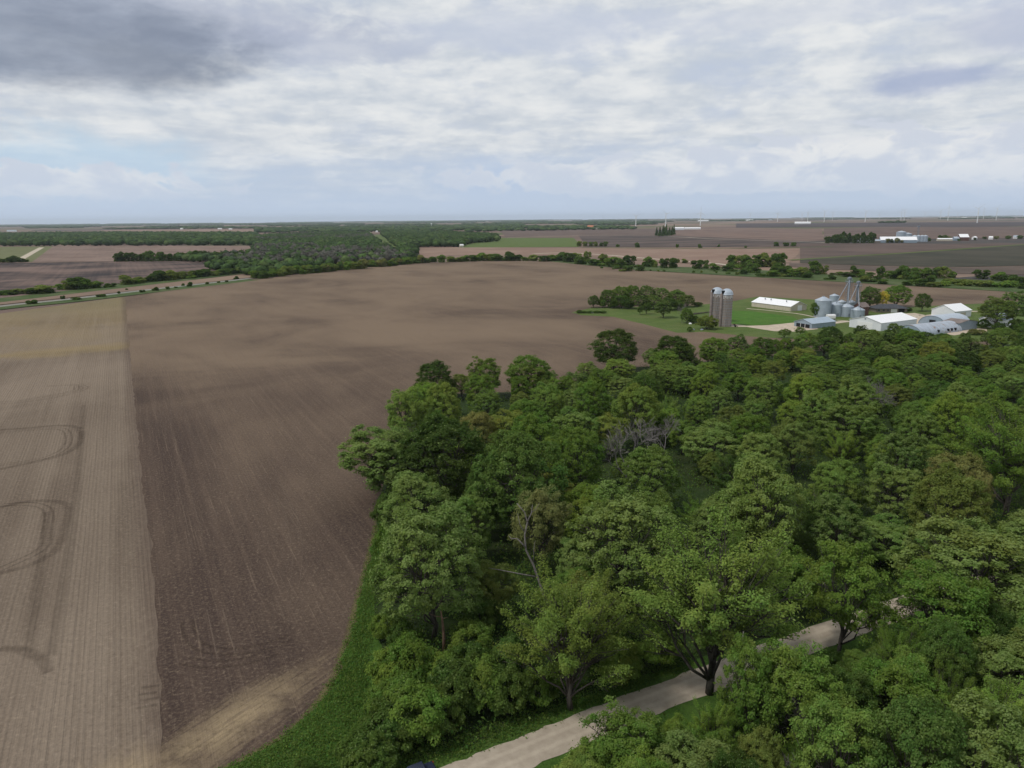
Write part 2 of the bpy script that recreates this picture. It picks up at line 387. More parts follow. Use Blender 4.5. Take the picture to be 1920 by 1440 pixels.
def ribbon(name, pts, w, z, material, label, cat, kind='structure', jit=0.0, crown=0.0, n=8, parent=None):
    path = smooth_path(pts, n); V = []; Fc = []; UV = []
    k = 5 if crown else 2; L = 0
    for i, p in enumerate(path):
        a = path[max(i - 1, 0)]; b = path[min(i + 1, len(path) - 1)]
        d = np.array([b[0] - a[0], b[1] - a[1]]); d /= np.linalg.norm(d) + 1e-9; nrm = np.array([-d[1], d[0]])
        if i: L += math.hypot(p[0] - path[i - 1][0], p[1] - path[i - 1][1])
        for j in range(k):
            u = j / (k - 1); off = (u - .5) * w + (random.uniform(-jit, jit) if j in (0, k - 1) else 0)
            V.append((p[0] + nrm[0] * off, p[1] + nrm[1] * off, z + crown * (1 - (2 * u - 1) ** 2))); UV.append((u, L / w))
    for i in range(len(path) - 1):
        for j in range(k - 1):
            a = i * k + j; Fc.append((a, a + k, a + k + 1, a + 1)[::-1])
    m = bpy.data.meshes.new(name); m.from_pydata(V, [], Fc); m.materials.append(material)
    l = m.uv_layers.new(name='across')
    for lo in m.loops: l.data[lo.index].uv = UV[lo.vertex_index]
    m.update()
    o = link(name, m, parent)
    return tag(o, label, cat, kind=kind) if label else o

# base ground to the horizon: one sheet
bm = bmesh.new()
for r0, r1 in ((0, 2500), (2500, 30000)):
    pass
NR = 64
rings = [[bm.verts.new((0, 0, -.35))]] + [[bm.verts.new((r * math.cos(2 * math.pi * i / NR), r * math.sin(2 * math.pi * i / NR), -.35)) for i in range(NR)] for r in (800, 3000, 9000, 30000)]
for i in range(NR):
    j = (i + 1) % NR; bm.faces.new((rings[0][0], rings[1][i], rings[1][j]))
    for a, b in zip(rings[1:], rings[2:]): bm.faces.new((a[i], b[i], b[j], a[j]))
m = bpy.data.meshes.new('ground'); bm.to_mesh(m); bm.free(); m.materials.append(MAT['ground'])
tag(link('ground', m), 'flat brown farmland stretching away to the horizon', 'ground', kind='structure')

far_edge = [(235, 556), (470, 526), (600, 508), (700, 498), (790, 493.5), (870, 490), (960, 489), (1030, 490), (1100, 497.5), (1200, 507), (1300, 513), (1400, 519), (1560, 528), (1720, 537), (1920, 549), (2300, 566)]
edge_b = [(235, 556), (247, 700), (262, 850), (265, 905), (283, 1010), (293, 1150), (300, 1340), (303, 1440), (306, 1700)]
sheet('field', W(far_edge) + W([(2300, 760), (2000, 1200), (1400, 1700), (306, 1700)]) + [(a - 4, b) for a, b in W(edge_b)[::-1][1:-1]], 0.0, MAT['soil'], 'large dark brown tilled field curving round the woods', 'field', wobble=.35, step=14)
sheet('field', W(edge_b) + W([(-500, 1700), (-700, 1000), (-420, 618), (-200, 596), (0, 588)]), 0.02, MAT['stubble'], 'tan stubble field with close parallel row lines', 'field', wobble=.35, step=3)

def country(pts, c0, c1, label, z, seed, cat='field', s1=.012, s2=.010, name='field'):
    return sheet(name, W(pts), z, mat('field_soil', field_fn(tuple(srgb(*[q * .93 for q in c0])), tuple(srgb(*[q * .93 for q in c1])), seed, s1, s2)), label, cat)
country([(-300, 612), (0, 566), (160, 547), (470, 513), (470, 520), (300, 540), (0, 571), (-300, 617)], (132, 112, 98), (146, 126, 108), 'thin brown strip of field between road and creek trees', .02, 1.0)
country([(-400, 498), (0, 493), (225, 490.5), (480, 491), (470, 507), (240, 527), (170, 543), (0, 560), (-400, 600)], (62, 58, 58), (132, 112, 102), 'dark grey brown field with black moist patches beyond the creek', .05, 2.4, s1=.006, s2=.010)
country([(100, 461.5), (200, 460), (482, 461), (482, 470), (220, 490), (60, 491)], (120, 102, 92), (144, 124, 112), 'brown field in front of the long far woods', .06, 3.1)
sheet('pasture', W([(-300, 464), (0, 463), (104, 462), (60, 491), (-300, 493)]), .05, MAT['olive'], 'olive rough pasture crossed by a pale track', 'pasture')
country([(780, 463.5), (865, 463.5), (1000, 464), (1200, 465), (1500, 467), (1497, 476), (1480, 492), (1360, 497), (1230, 490), (1120, 481), (1000, 478), (850, 478), (800, 483), (772, 478)], (138, 114, 100), (152, 130, 114), 'pale brown field behind the creek trees', .03, 4.2)
country([(1085, 442), (1180, 441), (1500, 446), (1500, 462), (1340, 463.5), (1100, 463)], (74, 68, 66), (112, 98, 90), 'dark grey field behind a line of small bushes', .12, 5.5, s1=.004)
country([(935, 431), (1230, 429), (1230, 441), (1085, 441.5), (950, 446)], (98, 84, 78), (120, 104, 94), 'brown field beside the pine clump', .15, 6.1)
country([(1265, 432), (1540, 428), (1545, 451), (1500, 452), (1265, 442)], (112, 94, 86), (134, 114, 102), 'wide brown field beyond the pines', .15, 7.7)
country([(1500, 456), (1835, 457), (2200, 452), (2200, 444), (1920, 458), (1500, 486)], (92, 80, 74), (112, 96, 88), 'brown field in front of the distant farm', .08, 8.3)
country([(1500, 487), (1920, 459), (2250, 440), (2250, 490), (1920, 498), (1780, 501), (1600, 497), (1500, 493)], (66, 66, 56), (84, 80, 68), 'dark olive field under the long diagonal green strip', .06, 9.2)
country([(1480, 493), (1600, 498), (1780, 502), (1920, 499), (2250, 492), (2250, 530), (1920, 515), (1780, 512), (1560, 505), (1480, 500)], (92, 82, 74), (112, 98, 88), 'brown field behind the willow trees', .04, 10.4)
country([(1545, 428), (1920, 425), (2300, 423), (2300, 447), (1920, 446), (1545, 450)], (98, 84, 78), (122, 104, 94), 'brown fields round the distant farm', .14, 11.6)
country([(1380, 419), (1920, 416), (2300, 414), (2300, 423), (1920, 424), (1380, 427)], (74, 68, 70), (92, 84, 82), 'dark ploughed field below the wind turbines', .25, 12.6, s1=.002)
country([(190, 431.8), (405, 430), (600, 431), (600, 435), (190, 434.5)], (140, 116, 104), (152, 130, 116), 'thin far strip of brown field beyond the woods', .25, 13.2)
sheet('meadow', W([(860, 464), (885, 456), (930, 446), (1075, 446), (1085, 455), (1085, 463), (1000, 463.5)]), .07, MAT['pasture'], 'light green meadow beside the far woods', 'meadow')
sheet('marsh', W([(1025, 489.5), (1060, 487), (1150, 494), (1260, 500), (1350, 503), (1500, 510), (1640, 522), (1760, 522), (1920, 528), (2250, 540), (2250, 563), (1920, 548.5), (1720, 536.5), (1560, 527.5), (1400, 518.5), (1300, 512.5), (1200, 506.5), (1100, 497)]), .02, MAT['marsh'], 'grassy creek bank along the far edge of the field', 'grass bank')
sheet('marsh', W([(-300, 600), (0, 559), (170, 540), (300, 520), (470, 502), (475, 511), (300, 532), (160, 548), (0, 567), (-300, 612)]), .06, MAT['marsh'], 'green creek bank under the willows', 'grass bank')
# farmstead grounds
sheet('lawn', W([(1072, 586), (1110, 577), (1300, 573), (1380, 564), (1420, 556), (1530, 562), (1600, 580), (1720, 575), (1800, 571), (1925, 565), (2300, 580), (2300, 700), (1920, 652), (1850, 640), (1560, 640), (1420, 632), (1320, 622), (1270, 624), (1215, 610), (1150, 594), (1090, 591)]), .03, MAT['pasture'], 'green grass round the farm buildings and grove', 'lawn', wobble=.5, step=6)
sheet('lawn', W([(1369, 582), (1410, 584), (1488, 594), (1500, 603), (1470, 607), (1410, 610), (1369, 607)]), .045, MAT['lawn'], 'bright green mown lawn between silos and long white barn', 'lawn', wobble=.4, step=5)
sheet('farmyard', W([(1366, 607), (1400, 611), (1440, 610), (1478, 606), (1500, 604), (1535, 617), (1490, 622), (1452, 621), (1400, 613), (1366, 613)]), .05, MAT['yard'], 'pale gravel yard before the open grey blue shed', 'yard', wobble=.3, step=5)
sheet('farmyard', W([(1693, 588), (1715, 587), (1740, 592), (1730, 600), (1735, 612), (1690, 612)]), .05, MAT['yard'], 'tan gravel yard between white machine shed and arched hut', 'yard', wobble=.3, step=5)
sheet('farmyard', W([(1778, 615), (1818, 614), (1850, 617), (1850, 625), (1816, 624), (1790, 629), (1775, 627)]), .05, MAT['yard'], 'pale gravel patch in front of the brown roofed shed', 'yard', wobble=.3, step=5)
ribbon('driveway', W([(1800, 585), (1765, 588), (1740, 592), (1718, 591), (1700, 600)]), 5, .055, MAT['dirt'], 'gravel driveway bending past the gabled white barn', 'driveway')
ribbon('driveway', W([(1960, 577), (1860, 583), (1818, 584), (1800, 585)]), 4, .055, MAT['dirt'], 'gravel driveway leaving the farm behind the gabled barn', 'driveway')
ribbon('farm_track', W([(1400, 578.5), (1440, 582), (1500, 589), (1545, 598), (1590, 602)]), 2.0, .056, MAT['dirt'], 'narrow pale track past the long barn to the bins', 'track')
ribbon('farm_track', W([(1560, 606), (1585, 603), (1606, 604)]), 5.0, .06, MAT['dirt'], 'short gravel track behind the grey blue shed', 'track')
# woods floor and verge
woods_n = [(722, 1250), (702, 1150), (712, 1050), (705, 950), (720, 900), (738, 860), (750, 800), (775, 752), (850, 738), (960, 735), (1060, 722), (1110, 705), (1180, 690), (1300, 680), (1450, 668), (1560, 655), (1700, 650), (1800, 648), (1960, 645), (2500, 690), (2500, 900), (2000, 1045), (1690, 1120), (1310, 1235), (1150, 1290), (1000, 1345), (880, 1400), (800, 1425), (720, 1440), (660, 1440), (700, 1350)]
verge_l = [(722, 880), (716, 940), (708, 985), (690, 1060), (668, 1150), (650, 1215), (628, 1275), (590, 1330), (530, 1385), (440, 1435), (330, 1480), (200, 1600), (1500, 1800), (2600, 1400), (2600, 900), (2000, 1000), (1500, 1000), (900, 900)]
sheet('verge', W(verge_l), .03, MAT['verge'], 'green grass strip between field and woods', 'grass verge', wobble=.55, step=2.0)
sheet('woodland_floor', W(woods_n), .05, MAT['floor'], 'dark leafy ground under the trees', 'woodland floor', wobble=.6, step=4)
woods_s = [(1090, 1470), (1180, 1420), (1330, 1345), (1700, 1195), (2100, 1045), (2500, 960), (2500, 1900), (1100, 1900), (1000, 1650)]
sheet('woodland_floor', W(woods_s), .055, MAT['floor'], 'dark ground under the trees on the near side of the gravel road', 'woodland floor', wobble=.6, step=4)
tops = [G(*q) for q in ((830, 1438), (1007, 1372), (1147, 1318), (1280, 1262))]; bots = [G(*q) for q in ((987, 1438), (1033, 1417), (1240, 1333))]
da = math.atan2(tops[3][1] - tops[0][1], tops[3][0] - tops[0][0]); nx, ny = math.sin(da), -math.cos(da)
ROAD_W = sum((b[0] - tops[0][0]) * nx + (b[1] - tops[0][1]) * ny for b in bots) / 3 + .3
mx, my = tops[1][0] + nx * (ROAD_W - .3) / 2, tops[1][1] + ny * (ROAD_W - .3) / 2
road_path = [(mx + math.cos(da) * q, my + math.sin(da) * q) for q in (-100, -50, -12, 18)] + [(60.8, 102.7), (120, 131), (260, 198)]
ribbon('gravel_road', road_path, ROAD_W, .06, MAT['gravel'], 'pale gravel road passing through the trees', 'road', jit=.22, crown=.08, n=24)
ribbon('road', W([(-300, 612), (0, 574.5), (130, 561), (300, 541), (400, 530), (470, 522)]), 9, .12, MAT['asphalt'], 'grey country road with green verges beyond the stubble field', 'road')
ribbon('verge', W([(-300, 614), (0, 577), (130, 564), (300, 544), (400, 532.5), (470, 524)]), 26, .07, MAT['marsh'], 'grass verges on both sides of the grey country road', 'grass verge')
ribbon('road', W([(755, 484), (745, 478), (735, 470), (716, 456), (697, 440), (690, 434)]), 16, .2, MAT['dirt'], 'pale straight road cutting through the far woods', 'road')
ribbon('verge', W([(762, 484), (752, 477), (740, 469), (721, 455), (702, 440)]), 60, .12, MAT['pasture'], 'light green verge beside the straight woodland road', 'grass verge')
ribbon('road', W([(1000, 476), (1060, 474), (1135, 478), (1233, 486), (1331, 493), (1365, 497.5)]), 8, .08, MAT['dirt'], 'pale farm road winding behind the creek trees', 'road')
ribbon('road', W([(950, 446), (1085, 441.5), (1240, 443), (1340, 448), (1500, 453), (1560, 456)]), 9, .2, MAT['dirt'], 'thin pale field road passing the pine clump', 'road')
ribbon('grass_strip', W([(1480, 488), (1560, 482.5), (1720, 473), (1920, 458.5), (2200, 440)]), 13, .16, MAT['pasture'], 'long diagonal light green strip between two fields', 'grass strip')
ribbon('farm_track', W([(35, 488), (60, 474), (78, 464)]), 12, .12, MAT['dirt'], 'pale track crossing the olive pasture', 'track')
ribbon('grass_strip', W([(1090, 464), (1300, 466), (1500, 464), (1560, 462)]), 16, .16, MAT['marsh'], 'grass strip with scattered bushes between two fields', 'grass strip')

# tyre marks: shallow wheel ruts pressed into the soil
def rut_mat(name, c0, keep, pair=False):
    def fn(k, out):
        p = k.pos(); n = k.noise(p, .35, 4, .7); uv = k.n('ShaderNodeUVMap', uv_map='across').outputs[0]; u, v, _ = k.sep(uv)
        edge = k.step(k.m('ABSOLUTE', k.sub(u, .5)), .5, .15) if not pair else k.step(k.m('ABSOLUTE', k.sub(k.m('ABSOLUTE', k.sub(u, .5)), .33)), .17, .05)
        d = k.n('ShaderNodeBsdfDiffuse'); k.put(d.inputs['Color'], k.mix(k.noise(p, 3, 3), tuple(q * .8 for q in c0[:3]) + (1,), c0))
        t = k.n('ShaderNodeBsdfTransparent'); ms = k.n('ShaderNodeMixShader')
        k.put(ms.inputs[0], k.mul(k.mul(edge, k.step(n, .25, .6, .3, 1)), keep))
        k.t.links.new(t.outputs[0], ms.inputs[1]); k.t.links.new(d.outputs[0], ms.inputs[2]); k.t.links.new(ms.outputs[0], out.inputs['Surface'])
    return mat(name, fn)
RUTD = rut_mat('pressed_soil', srgb(74, 63, 54), .24, True); RUTL = rut_mat('pale_crumbled_soil', srgb(132, 116, 102), .42)
RUTL2 = rut_mat('faint_pressed_soil', srgb(84, 73, 63), .16); DRY = rut_mat('dry_grass', srgb(122, 116, 78), .6)
RUTD2 = rut_mat('wide_pressed_soil', srgb(82, 70, 61), .24)
ruts = [
    ([(0, 758), (60, 752), (118, 742), (150, 733), (160, 726), (140, 722), (90, 724)], .9, RUTD, 'loop of dark wheel marks in stubble, farthest one'),
    ([(0, 754), (60, 748), (115, 738), (142, 731), (143, 724)], .7, RUTD, 'inner loop of dark wheel marks in stubble, farthest one'),
    ([(0, 806), (50, 803), (110, 798), (145, 802), (152, 820), (140, 840), (100, 858), (0, 880)], 1.1, RUTD2, 'loop of dark wheel marks in stubble, second from far'),
    ([(0, 812), (60, 806), (112, 804), (128, 815), (122, 840), (80, 860), (0, 872)], .8, RUTD, 'inner loop of dark wheel marks, second from far'),
    ([(0, 952), (50, 941), (100, 940), (127, 950), (122, 985), (105, 1030), (60, 1058), (0, 1075)], .9, RUTD2, 'loop of dark wheel marks in stubble, third from far'),
    ([(0, 948), (45, 945), (80, 950), (92, 965), (88, 1000), (78, 1030), (0, 1068)], .6, RUTD, 'inner loop of dark wheel marks, third from far'),
    ([(0, 1216), (40, 1219), (75, 1235), (90, 1262)], .6, RUTD2, 'dark wheel arc at the near side of the stubble'),
    ([(95, 1230), (118, 1100), (135, 1000), (150, 850), (156, 760)], .5, RUTL2, 'long dark wheel mark running up the stubble rows'),
    ([(52, 1235), (75, 1070), (88, 960)], .5, RUTL2, 'shorter dark wheel mark running up the stubble rows'),
    ([(262, 1297), (297, 1292)], .6, RUTD, 'short dark cross rut at the edge of the stubble'),
    ([(258, 1322), (297, 1315)], .6, RUTD, 'second short dark cross rut at the stubble edge'),
    ([(285, 715), (303, 800), (330, 900), (352, 990), (362, 1030)], .22, RUTL, 'pale drill line down the dark tilled field'),
    ([(300, 715), (320, 800), (350, 900), (376, 990), (384, 1030)], .22, RUTL, 'second pale drill line down the dark tilled field'),
    ([(410, 770), (445, 850), (475, 935), (485, 1000), (483, 1060)], .22, RUTL, 'pale line near the middle of the dark field'),
    ([(500, 905), (530, 955), (545, 1010), (548, 1060), (541, 1110)], .28, RUTL, 'pale curved wheel line turning at the headland'),
    ([(522, 903), (552, 955), (565, 1005), (566, 1060), (560, 1105)], .28, RUTL, 'second pale curved wheel line turning at the headland'),
    ([(575, 725), (630, 772), (690, 812)], .3, RUTL, 'pale diagonal line toward the woods corner'),
    ([(570, 845), (600, 856), (660, 858)], .25, RUTL, 'faint pale arc near the overhanging tree'),
    ([(352, 1165), (358, 1195), (385, 1217), (440, 1222), (500, 1212), (545, 1195)], .3, RUTD, 'dark turning arc at the near end of the field'),
    ([(345, 1240), (400, 1246), (460, 1240), (520, 1222)], .3, RUTD, 'second dark turning arc at the near end of the field'),
    ([(388, 1145), (398, 1190), (408, 1238)], .35, RUTL, 'short pale wheel line inside the dark turning arc'),
    ([(418, 1145), (428, 1185), (440, 1218)], .35, RUTL, 'second short pale wheel line inside the dark turning arc'),
]
ribbon('dry_grass_edge', W([(712, 960), (706, 990), (688, 1062), (666, 1150), (647, 1216), (624, 1276), (586, 1331), (527, 1386), (438, 1436), (330, 1482)]), 2.0, .024, DRY, 'dry pale grass fringe between the dark field and the green strip', 'grass fringe')
for i, (pts, w, mt, lab) in enumerate(ruts):
    ribbon('tyre_track', W(pts), w if mt is RUTL else max(2.3, w * 2.4), .030 + .0035 * i, mt, lab, 'tyre mark')

# ------------------------------------------------------------------ trees
def unit(n, rng):
    v = rng.normal(size=(n, 3)); return v / np.linalg.norm(v, axis=1, keepdims=True)
def leaves(C, N, size, rng, aspect=1.5):
    "C centres, N normals -> quads, pointed like leaf sprays"
    n = len(C); a = np.cross(N, unit(n, rng)); a /= np.linalg.norm(a, axis=1, keepdims=True) + 1e-9; b = np.cross(N, a)
    s = size * rng.uniform(.6, 1.35, (n, 1)); la = a * s * aspect * .5; lb = b * s * .5
    Q = np.stack([C - la, C + lb * rng.uniform(.7, 1, (n, 1)), C + la, C - lb * rng.uniform(.7, 1, (n, 1))], 1)
    Q[:, 2] -= N * s * .15; Q[:, 0] -= N * s * .1
    return Q
FORMS = {
    # h height, r radius, cb crown base, np puffs, lp leaves per puff, ls leaf size, pr puff radius, pale share, low lowest direction, bump hull unevenness
    'round':    dict(h=16, r=6.5, cb=.06, np=430, lp=92, ls=.205, pr=.70, pale=.08, flat=.85, low=-.70, bump=.27, nb=22),
    'tufted':   dict(h=17, r=6.8, cb=.09, np=380, lp=95, ls=.21, pr=.66, pale=.52, flat=.78, low=-.65, bump=.34, nb=24),
    'feathery': dict(h=20, r=8.0, cb=.10, np=520, lp=95, ls=.16, pr=.70, pale=.05, flat=1.0, low=-.7, bump=.3, nb=34),
    'open':     dict(h=15, r=6.0, cb=.10, np=250, lp=105, ls=.195, pr=.70, pale=.10, flat=.9, low=-.65, bump=.46, nb=17),
    'shrub':    dict(h=5, r=3.4, cb=.02, np=150, lp=110, ls=.165, pr=.52, pale=.08, flat=.9, low=-.85, bump=.36, nb=11),
}
def tree_proto(form, seed, lean=0.0):
    P = FORMS[form]; rng = np.random.default_rng(seed); h, r, cb = P['h'], P['r'], P['cb']; nb = P['nb']
    zc = h * (cb + (1 - cb) * .46); rz = h * (1 - cb) * .5
    k = np.arange(nb); ph = k * 2.39996 + rng.uniform(0, 6); cz = .97 - 1.6 * (k + .5) / nb
    sr = np.sqrt(np.clip(1 - cz ** 2, 0, 1)); D = np.stack([np.cos(ph) * sr, np.sin(ph) * sr, cz], 1) + rng.normal(size=(nb, 3)) * .16
    D /= np.linalg.norm(D, axis=1, keepdims=True); amp = rng.uniform(.55, 1.25, nb)
    ell = np.array([r, r, rz])
    if form == 'feathery':
        # plumes: each limb carries a narrow upswept spray of leaves with sky between
        ax = D * np.array([1, 1, .55]) + np.array([0, 0, .75]); ax /= np.linalg.norm(ax, axis=1, keepdims=True)
        LC = D * ell * rng.uniform(.40, .80, (nb, 1)) + np.array([0, 0, zc])
        per = P['np'] // nb; li = np.repeat(np.arange(nb), per); n = len(li)
        f = rng.uniform(-1, 1, n); wid = (1 - .6 * np.abs(f) ** 1.5) * r * .17 * rng.uniform(.7, 1.35, nb)[li]
        pc = LC[li] + ax[li] * (f * r * .34)[:, None] + unit(n, rng) * wid[:, None] * rng.uniform(.3, 1, (n, 1))
        u = pc - LC[li] - ax[li] * (f * r * .3)[:, None] + D[li] * .6; u /= np.linalg.norm(u, axis=1, keepdims=True) + 1e-9
    else:
        n = P['np']; u = unit(n, rng); u[:, 2] = np.where(u[:, 2] < P['low'], -u[:, 2], u[:, 2])
        dd = 1 - u @ D.T; li = np.argmin(dd, 1)
        bump = (np.exp(-dd / .085) * amp[None]).max(1)
        rad = (1 - P['bump']) + P['bump'] * bump
        inner = rng.uniform(0, 1, n) < .16; rad = np.where(inner, rad * rng.uniform(.6, .9, n), rad * rng.uniform(.94, 1.05, n))
        pc = u * rad[:, None] * ell + np.array([0, 0, zc]); LC = D * ell * .62 + np.array([0, 0, zc])
    pc[:, 0] += lean * (pc[:, 2] - h * .3); LC[:, 0] += lean * (LC[:, 2] - h * .3)
    pc[:, 2] = np.maximum(pc[:, 2], .25)
    pr = P['pr'] * rng.uniform(.65, 1.4, n); pv = rng.uniform(0, 1, n); ph2 = .6 * rng.uniform(0, 1, nb)[li] + .4 * rng.uniform(0, 1, n)
    m = n * P['lp']; pi = np.repeat(np.arange(n), P['lp'])
    w = unit(m, rng); w[:, 2] = np.where(w[:, 2] < -.3, -w[:, 2], w[:, 2])
    off = w * (rng.uniform(.25, 1.0, (m, 1)) ** .6) * pr[pi][:, None] * np.array([1, 1, P['flat']])
    if form == 'feathery': off = off * .85 + ax[li][pi] * (rng.uniform(-1, 1.5, (m, 1)) * pr[pi][:, None] * .7)
    stray = rng.uniform(0, 1, m) < .13; off[stray] *= rng.uniform(1.2, 1.9, (int(stray.sum()), 1))
    C = pc[pi] + off
    N = w * .6 + u[pi] * .45 + np.array([0, 0, .5]) + rng.normal(size=(m, 3)) * .40; N /= np.linalg.norm(N, axis=1, keepdims=True)
    Q = leaves(C, N, P['ls'], rng)
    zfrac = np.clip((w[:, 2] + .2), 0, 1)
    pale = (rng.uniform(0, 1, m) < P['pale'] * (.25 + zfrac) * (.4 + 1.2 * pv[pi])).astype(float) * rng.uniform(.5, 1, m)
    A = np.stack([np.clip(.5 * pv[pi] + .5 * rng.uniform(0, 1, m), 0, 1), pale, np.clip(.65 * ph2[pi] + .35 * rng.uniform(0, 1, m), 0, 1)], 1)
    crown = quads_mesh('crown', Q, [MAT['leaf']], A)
    t = MB(); r0 = h * .017 + .04
    def bend(a, b, k, rr0, rr1, seg, jit):
        pts = []
        for i in range(k + 1):
            f = i / k; q = Vector(a).lerp(Vector(b), f)
            if 0 < i < k: q += Vector(rng.normal(size=3) * jit)
            pts.append(q)
        t.tube(pts, [rr0 + (rr1 - rr0) * i / k for i in range(k + 1)], seg); return pts
    if form == 'shrub':
        for i in range(6): bend((rng.normal() * .3, rng.normal() * .3, 0), LC[i % len(LC)], 3, .07, .03, 5, .12)
    else:
        top = Vector((lean * h * .35, 0, h * (cb + (1 - cb) * .55)))
        main = bend((0, 0, -.3), top, 6, r0, r0 * .35, 8, .18)
        for i in range(len(LC)):
            base = main[min(5, max(1, 1 + int(i % 5)))] if LC[i][2] > h * .45 else main[min(3, 1 + i % 3)]
            pts = bend(base, LC[i], 4, r0 * .40, r0 * .13, 5, .28)
            for j in np.where(li == i)[0][:7 if form != 'feathery' else 12]:
                bend(pts[2 + (j % 3)], pc[j] + u[j] * pr[j] * (.5 if form != 'feathery' else 1.0), 3, r0 * .12, .022, 4, .18)
    return crown, t.mesh('trunk', MAT['bark'], True), h, r * 1.0
def bare_proto(seed, h=13, spread=.5):
    rng = np.random.default_rng(seed); t = MB(); tr = MB()
    def grow(mb, p, d, L, r, lv):
        d = d.normalized(); pts = [p]; q = p.copy()
        for i in range(3):
            d = (d + Vector(rng.normal(size=3)) * .16 + Vector((0, 0, .06))).normalized(); q = q + d * (L / 3); pts.append(q.copy())
        mb.tube(pts, [r, r * .85, r * .7, r * .55], 5 if lv < 2 else 3)
        if lv >= 5: return
        for k in range(3 if lv < 3 else 4):
            a = Vector(rng.normal(size=3)); a = (a - d * a.dot(d)).normalized()
            grow(t, pts[1 + (k % 3)] if k else pts[3], d * (1 - spread * .6) + a * spread * rng.uniform(.7, 1.3), L * rng.uniform(.62, .82), max(r * .54, .030), lv + 1)
    grow(tr, Vector((0, 0, -.2)), Vector((0, 0, 1)), h * .30, h * .016, 0)
    z = max(v[2] for v in t.v); rr = max(math.hypot(v[0], v[1]) for v in t.v) * .8
    return t.mesh('crown', MAT['twig']), tr.mesh('trunk', MAT['twig']), z, rr

PROTO = {}
for form, seeds in dict(round=(1, 2, 3, 4), tufted=(11, 12, 13, 14), feathery=(21, 22, 23), open=(31, 32, 33), shrub=(41, 42, 43)).items():
    PROTO[form] = [tree_proto(form, s) for s in seeds]
PROTO['bare'] = [bare_proto(51), bare_proto(52, 13, .62)]
PROTO['leaning'] = [tree_proto('tufted', 61, -.42)]
# far versions: one small mesh each, big leaf clumps, trunk in the same mesh
def far_proto(seed, h=12, r=5, lobes=8, conical=False):
    rng = np.random.default_rng(seed)
    if conical:
        n = 700; f = rng.uniform(0, 1, n) ** .7; z = h * (.05 + .95 * (1 - f)); rad = r * f * rng.uniform(.55, 1.05, n); ph = rng.uniform(0, 6.3, n)
        C = np.stack([rad * np.cos(ph), rad * np.sin(ph), z], 1); N = np.stack([np.cos(ph), np.sin(ph), np.full(n, .5)], 1) + rng.normal(size=(n, 3)) * .4
    else:
        LC = unit(lobes, rng) * np.array([r * .6, r * .6, h * .24]); LC[:, 2] += h * .56; LR = r * rng.uniform(.35, .55, lobes)
        n = 1500; li = rng.integers(0, lobes, n); u = unit(n, rng); u[:, 2] = np.abs(u[:, 2]) * 1.1 - .3
        C = LC[li] + u * LR[li][:, None] * rng.uniform(.75, 1.12, (n, 1)) * np.array([1, 1, .9]); C[:, 2] = np.maximum(C[:, 2], .3)
        N = u + np.array([0, 0, .3]) + rng.normal(size=(n, 3)) * .35
        e = 250; ph = rng.uniform(0, 6.3, e); rr = r * .75 * rng.uniform(0, 1, e) ** .5
        C = np.concatenate([C, np.stack([rr * np.cos(ph), rr * np.sin(ph), rng.uniform(.2, h * .35, e)], 1)]); N = np.concatenate([N, unit(e, rng)])
    N /= np.linalg.norm(N, axis=1, keepdims=True); Q = leaves(C, N, .95, rng); m = len(C)
    A = np.stack([rng.uniform(0, 1, m), (rng.uniform(0, 1, m) < .08) * .5, rng.uniform(0, 1, m)], 1)
    T = []
    for i in range(5):
        a, b = 2 * math.pi * i / 5, 2 * math.pi * (i + 1) / 5; q = .22
        T.append([(q * math.cos(a), q * math.sin(a), -.3), (q * math.cos(b), q * math.sin(b), -.3), (q * .6 * math.cos(b), q * .6 * math.sin(b), h * .6), (q * .6 * math.cos(a), q * .6 * math.sin(a), h * .6)])
    Q = np.concatenate([Q, np.array(T)]); A = np.concatenate([A, np.ones((5, 3)) * .5])
    return quads_mesh('far_tree', Q, [MAT['leaf'], MAT['bark']], A, np.array([0] * m + [1] * 5)), h, r
FAR = [far_proto(s) for s in (71, 72, 73, 74)]; FARSH = [far_proto(81, 5, 4.2, 6), far_proto(82, 5, 4.5, 5)]; PINE = [far_proto(91, 14, 3.2, conical=True), far_proto(92, 14, 3.4, conical=True)]

PAL = dict(dark=((.034, .062, .014), 'dark green'), deep=((.054, .096, .020), 'deep green'), mid=((.084, .142, .022), 'mid green'), olive=((.108, .138, .032), 'olive green'),
           lime=((.116, .178, .026), 'lime green'), yellow=((.160, .180, .036), 'yellow green'), pale=((.104, .158, .036), 'pale green'), brown=((.140, .140, .050), 'brownish olive'), soft=((.118, .178, .034), 'soft green'),
           grey=((.10, .095, .09), 'grey'), gold=((.44, .36, .03), 'golden yellow'))
def put_tree(name, X, Y, h, w, form, colour, label, cat='tree', group=None, var=None, rz=None, z=0.0):
    ps = PROTO[form]; c, t, ph, pr = ps[(random.randrange(len(ps)) if var is None else var) % len(ps)]
    e = empty(name, (X, Y, z), random.uniform(0, 6.28) if rz is None else rz, label, cat, group)
    s = w / (2 * pr); e.scale = (s, s, h / ph)
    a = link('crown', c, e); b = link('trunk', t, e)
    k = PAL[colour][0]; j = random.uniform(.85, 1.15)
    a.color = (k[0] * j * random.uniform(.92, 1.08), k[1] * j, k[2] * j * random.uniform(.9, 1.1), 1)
    return e
def put_far(name, X, Y, h, w, colour, label, cat='tree', group=None, protos=FAR):
    m, ph, pr = random.choice(protos); o = link(name, m); o.location = (X, Y, 0); o.rotation_euler = (0, 0, random.uniform(0, 6.28))
    s = w / (2 * pr); o.scale = (s, s, h / ph); k = PAL[colour][0]; j = random.uniform(.85, 1.15); o.color = (k[0] * j, k[1] * j, k[2] * j, 1)
    return tag(o, label, cat, group)

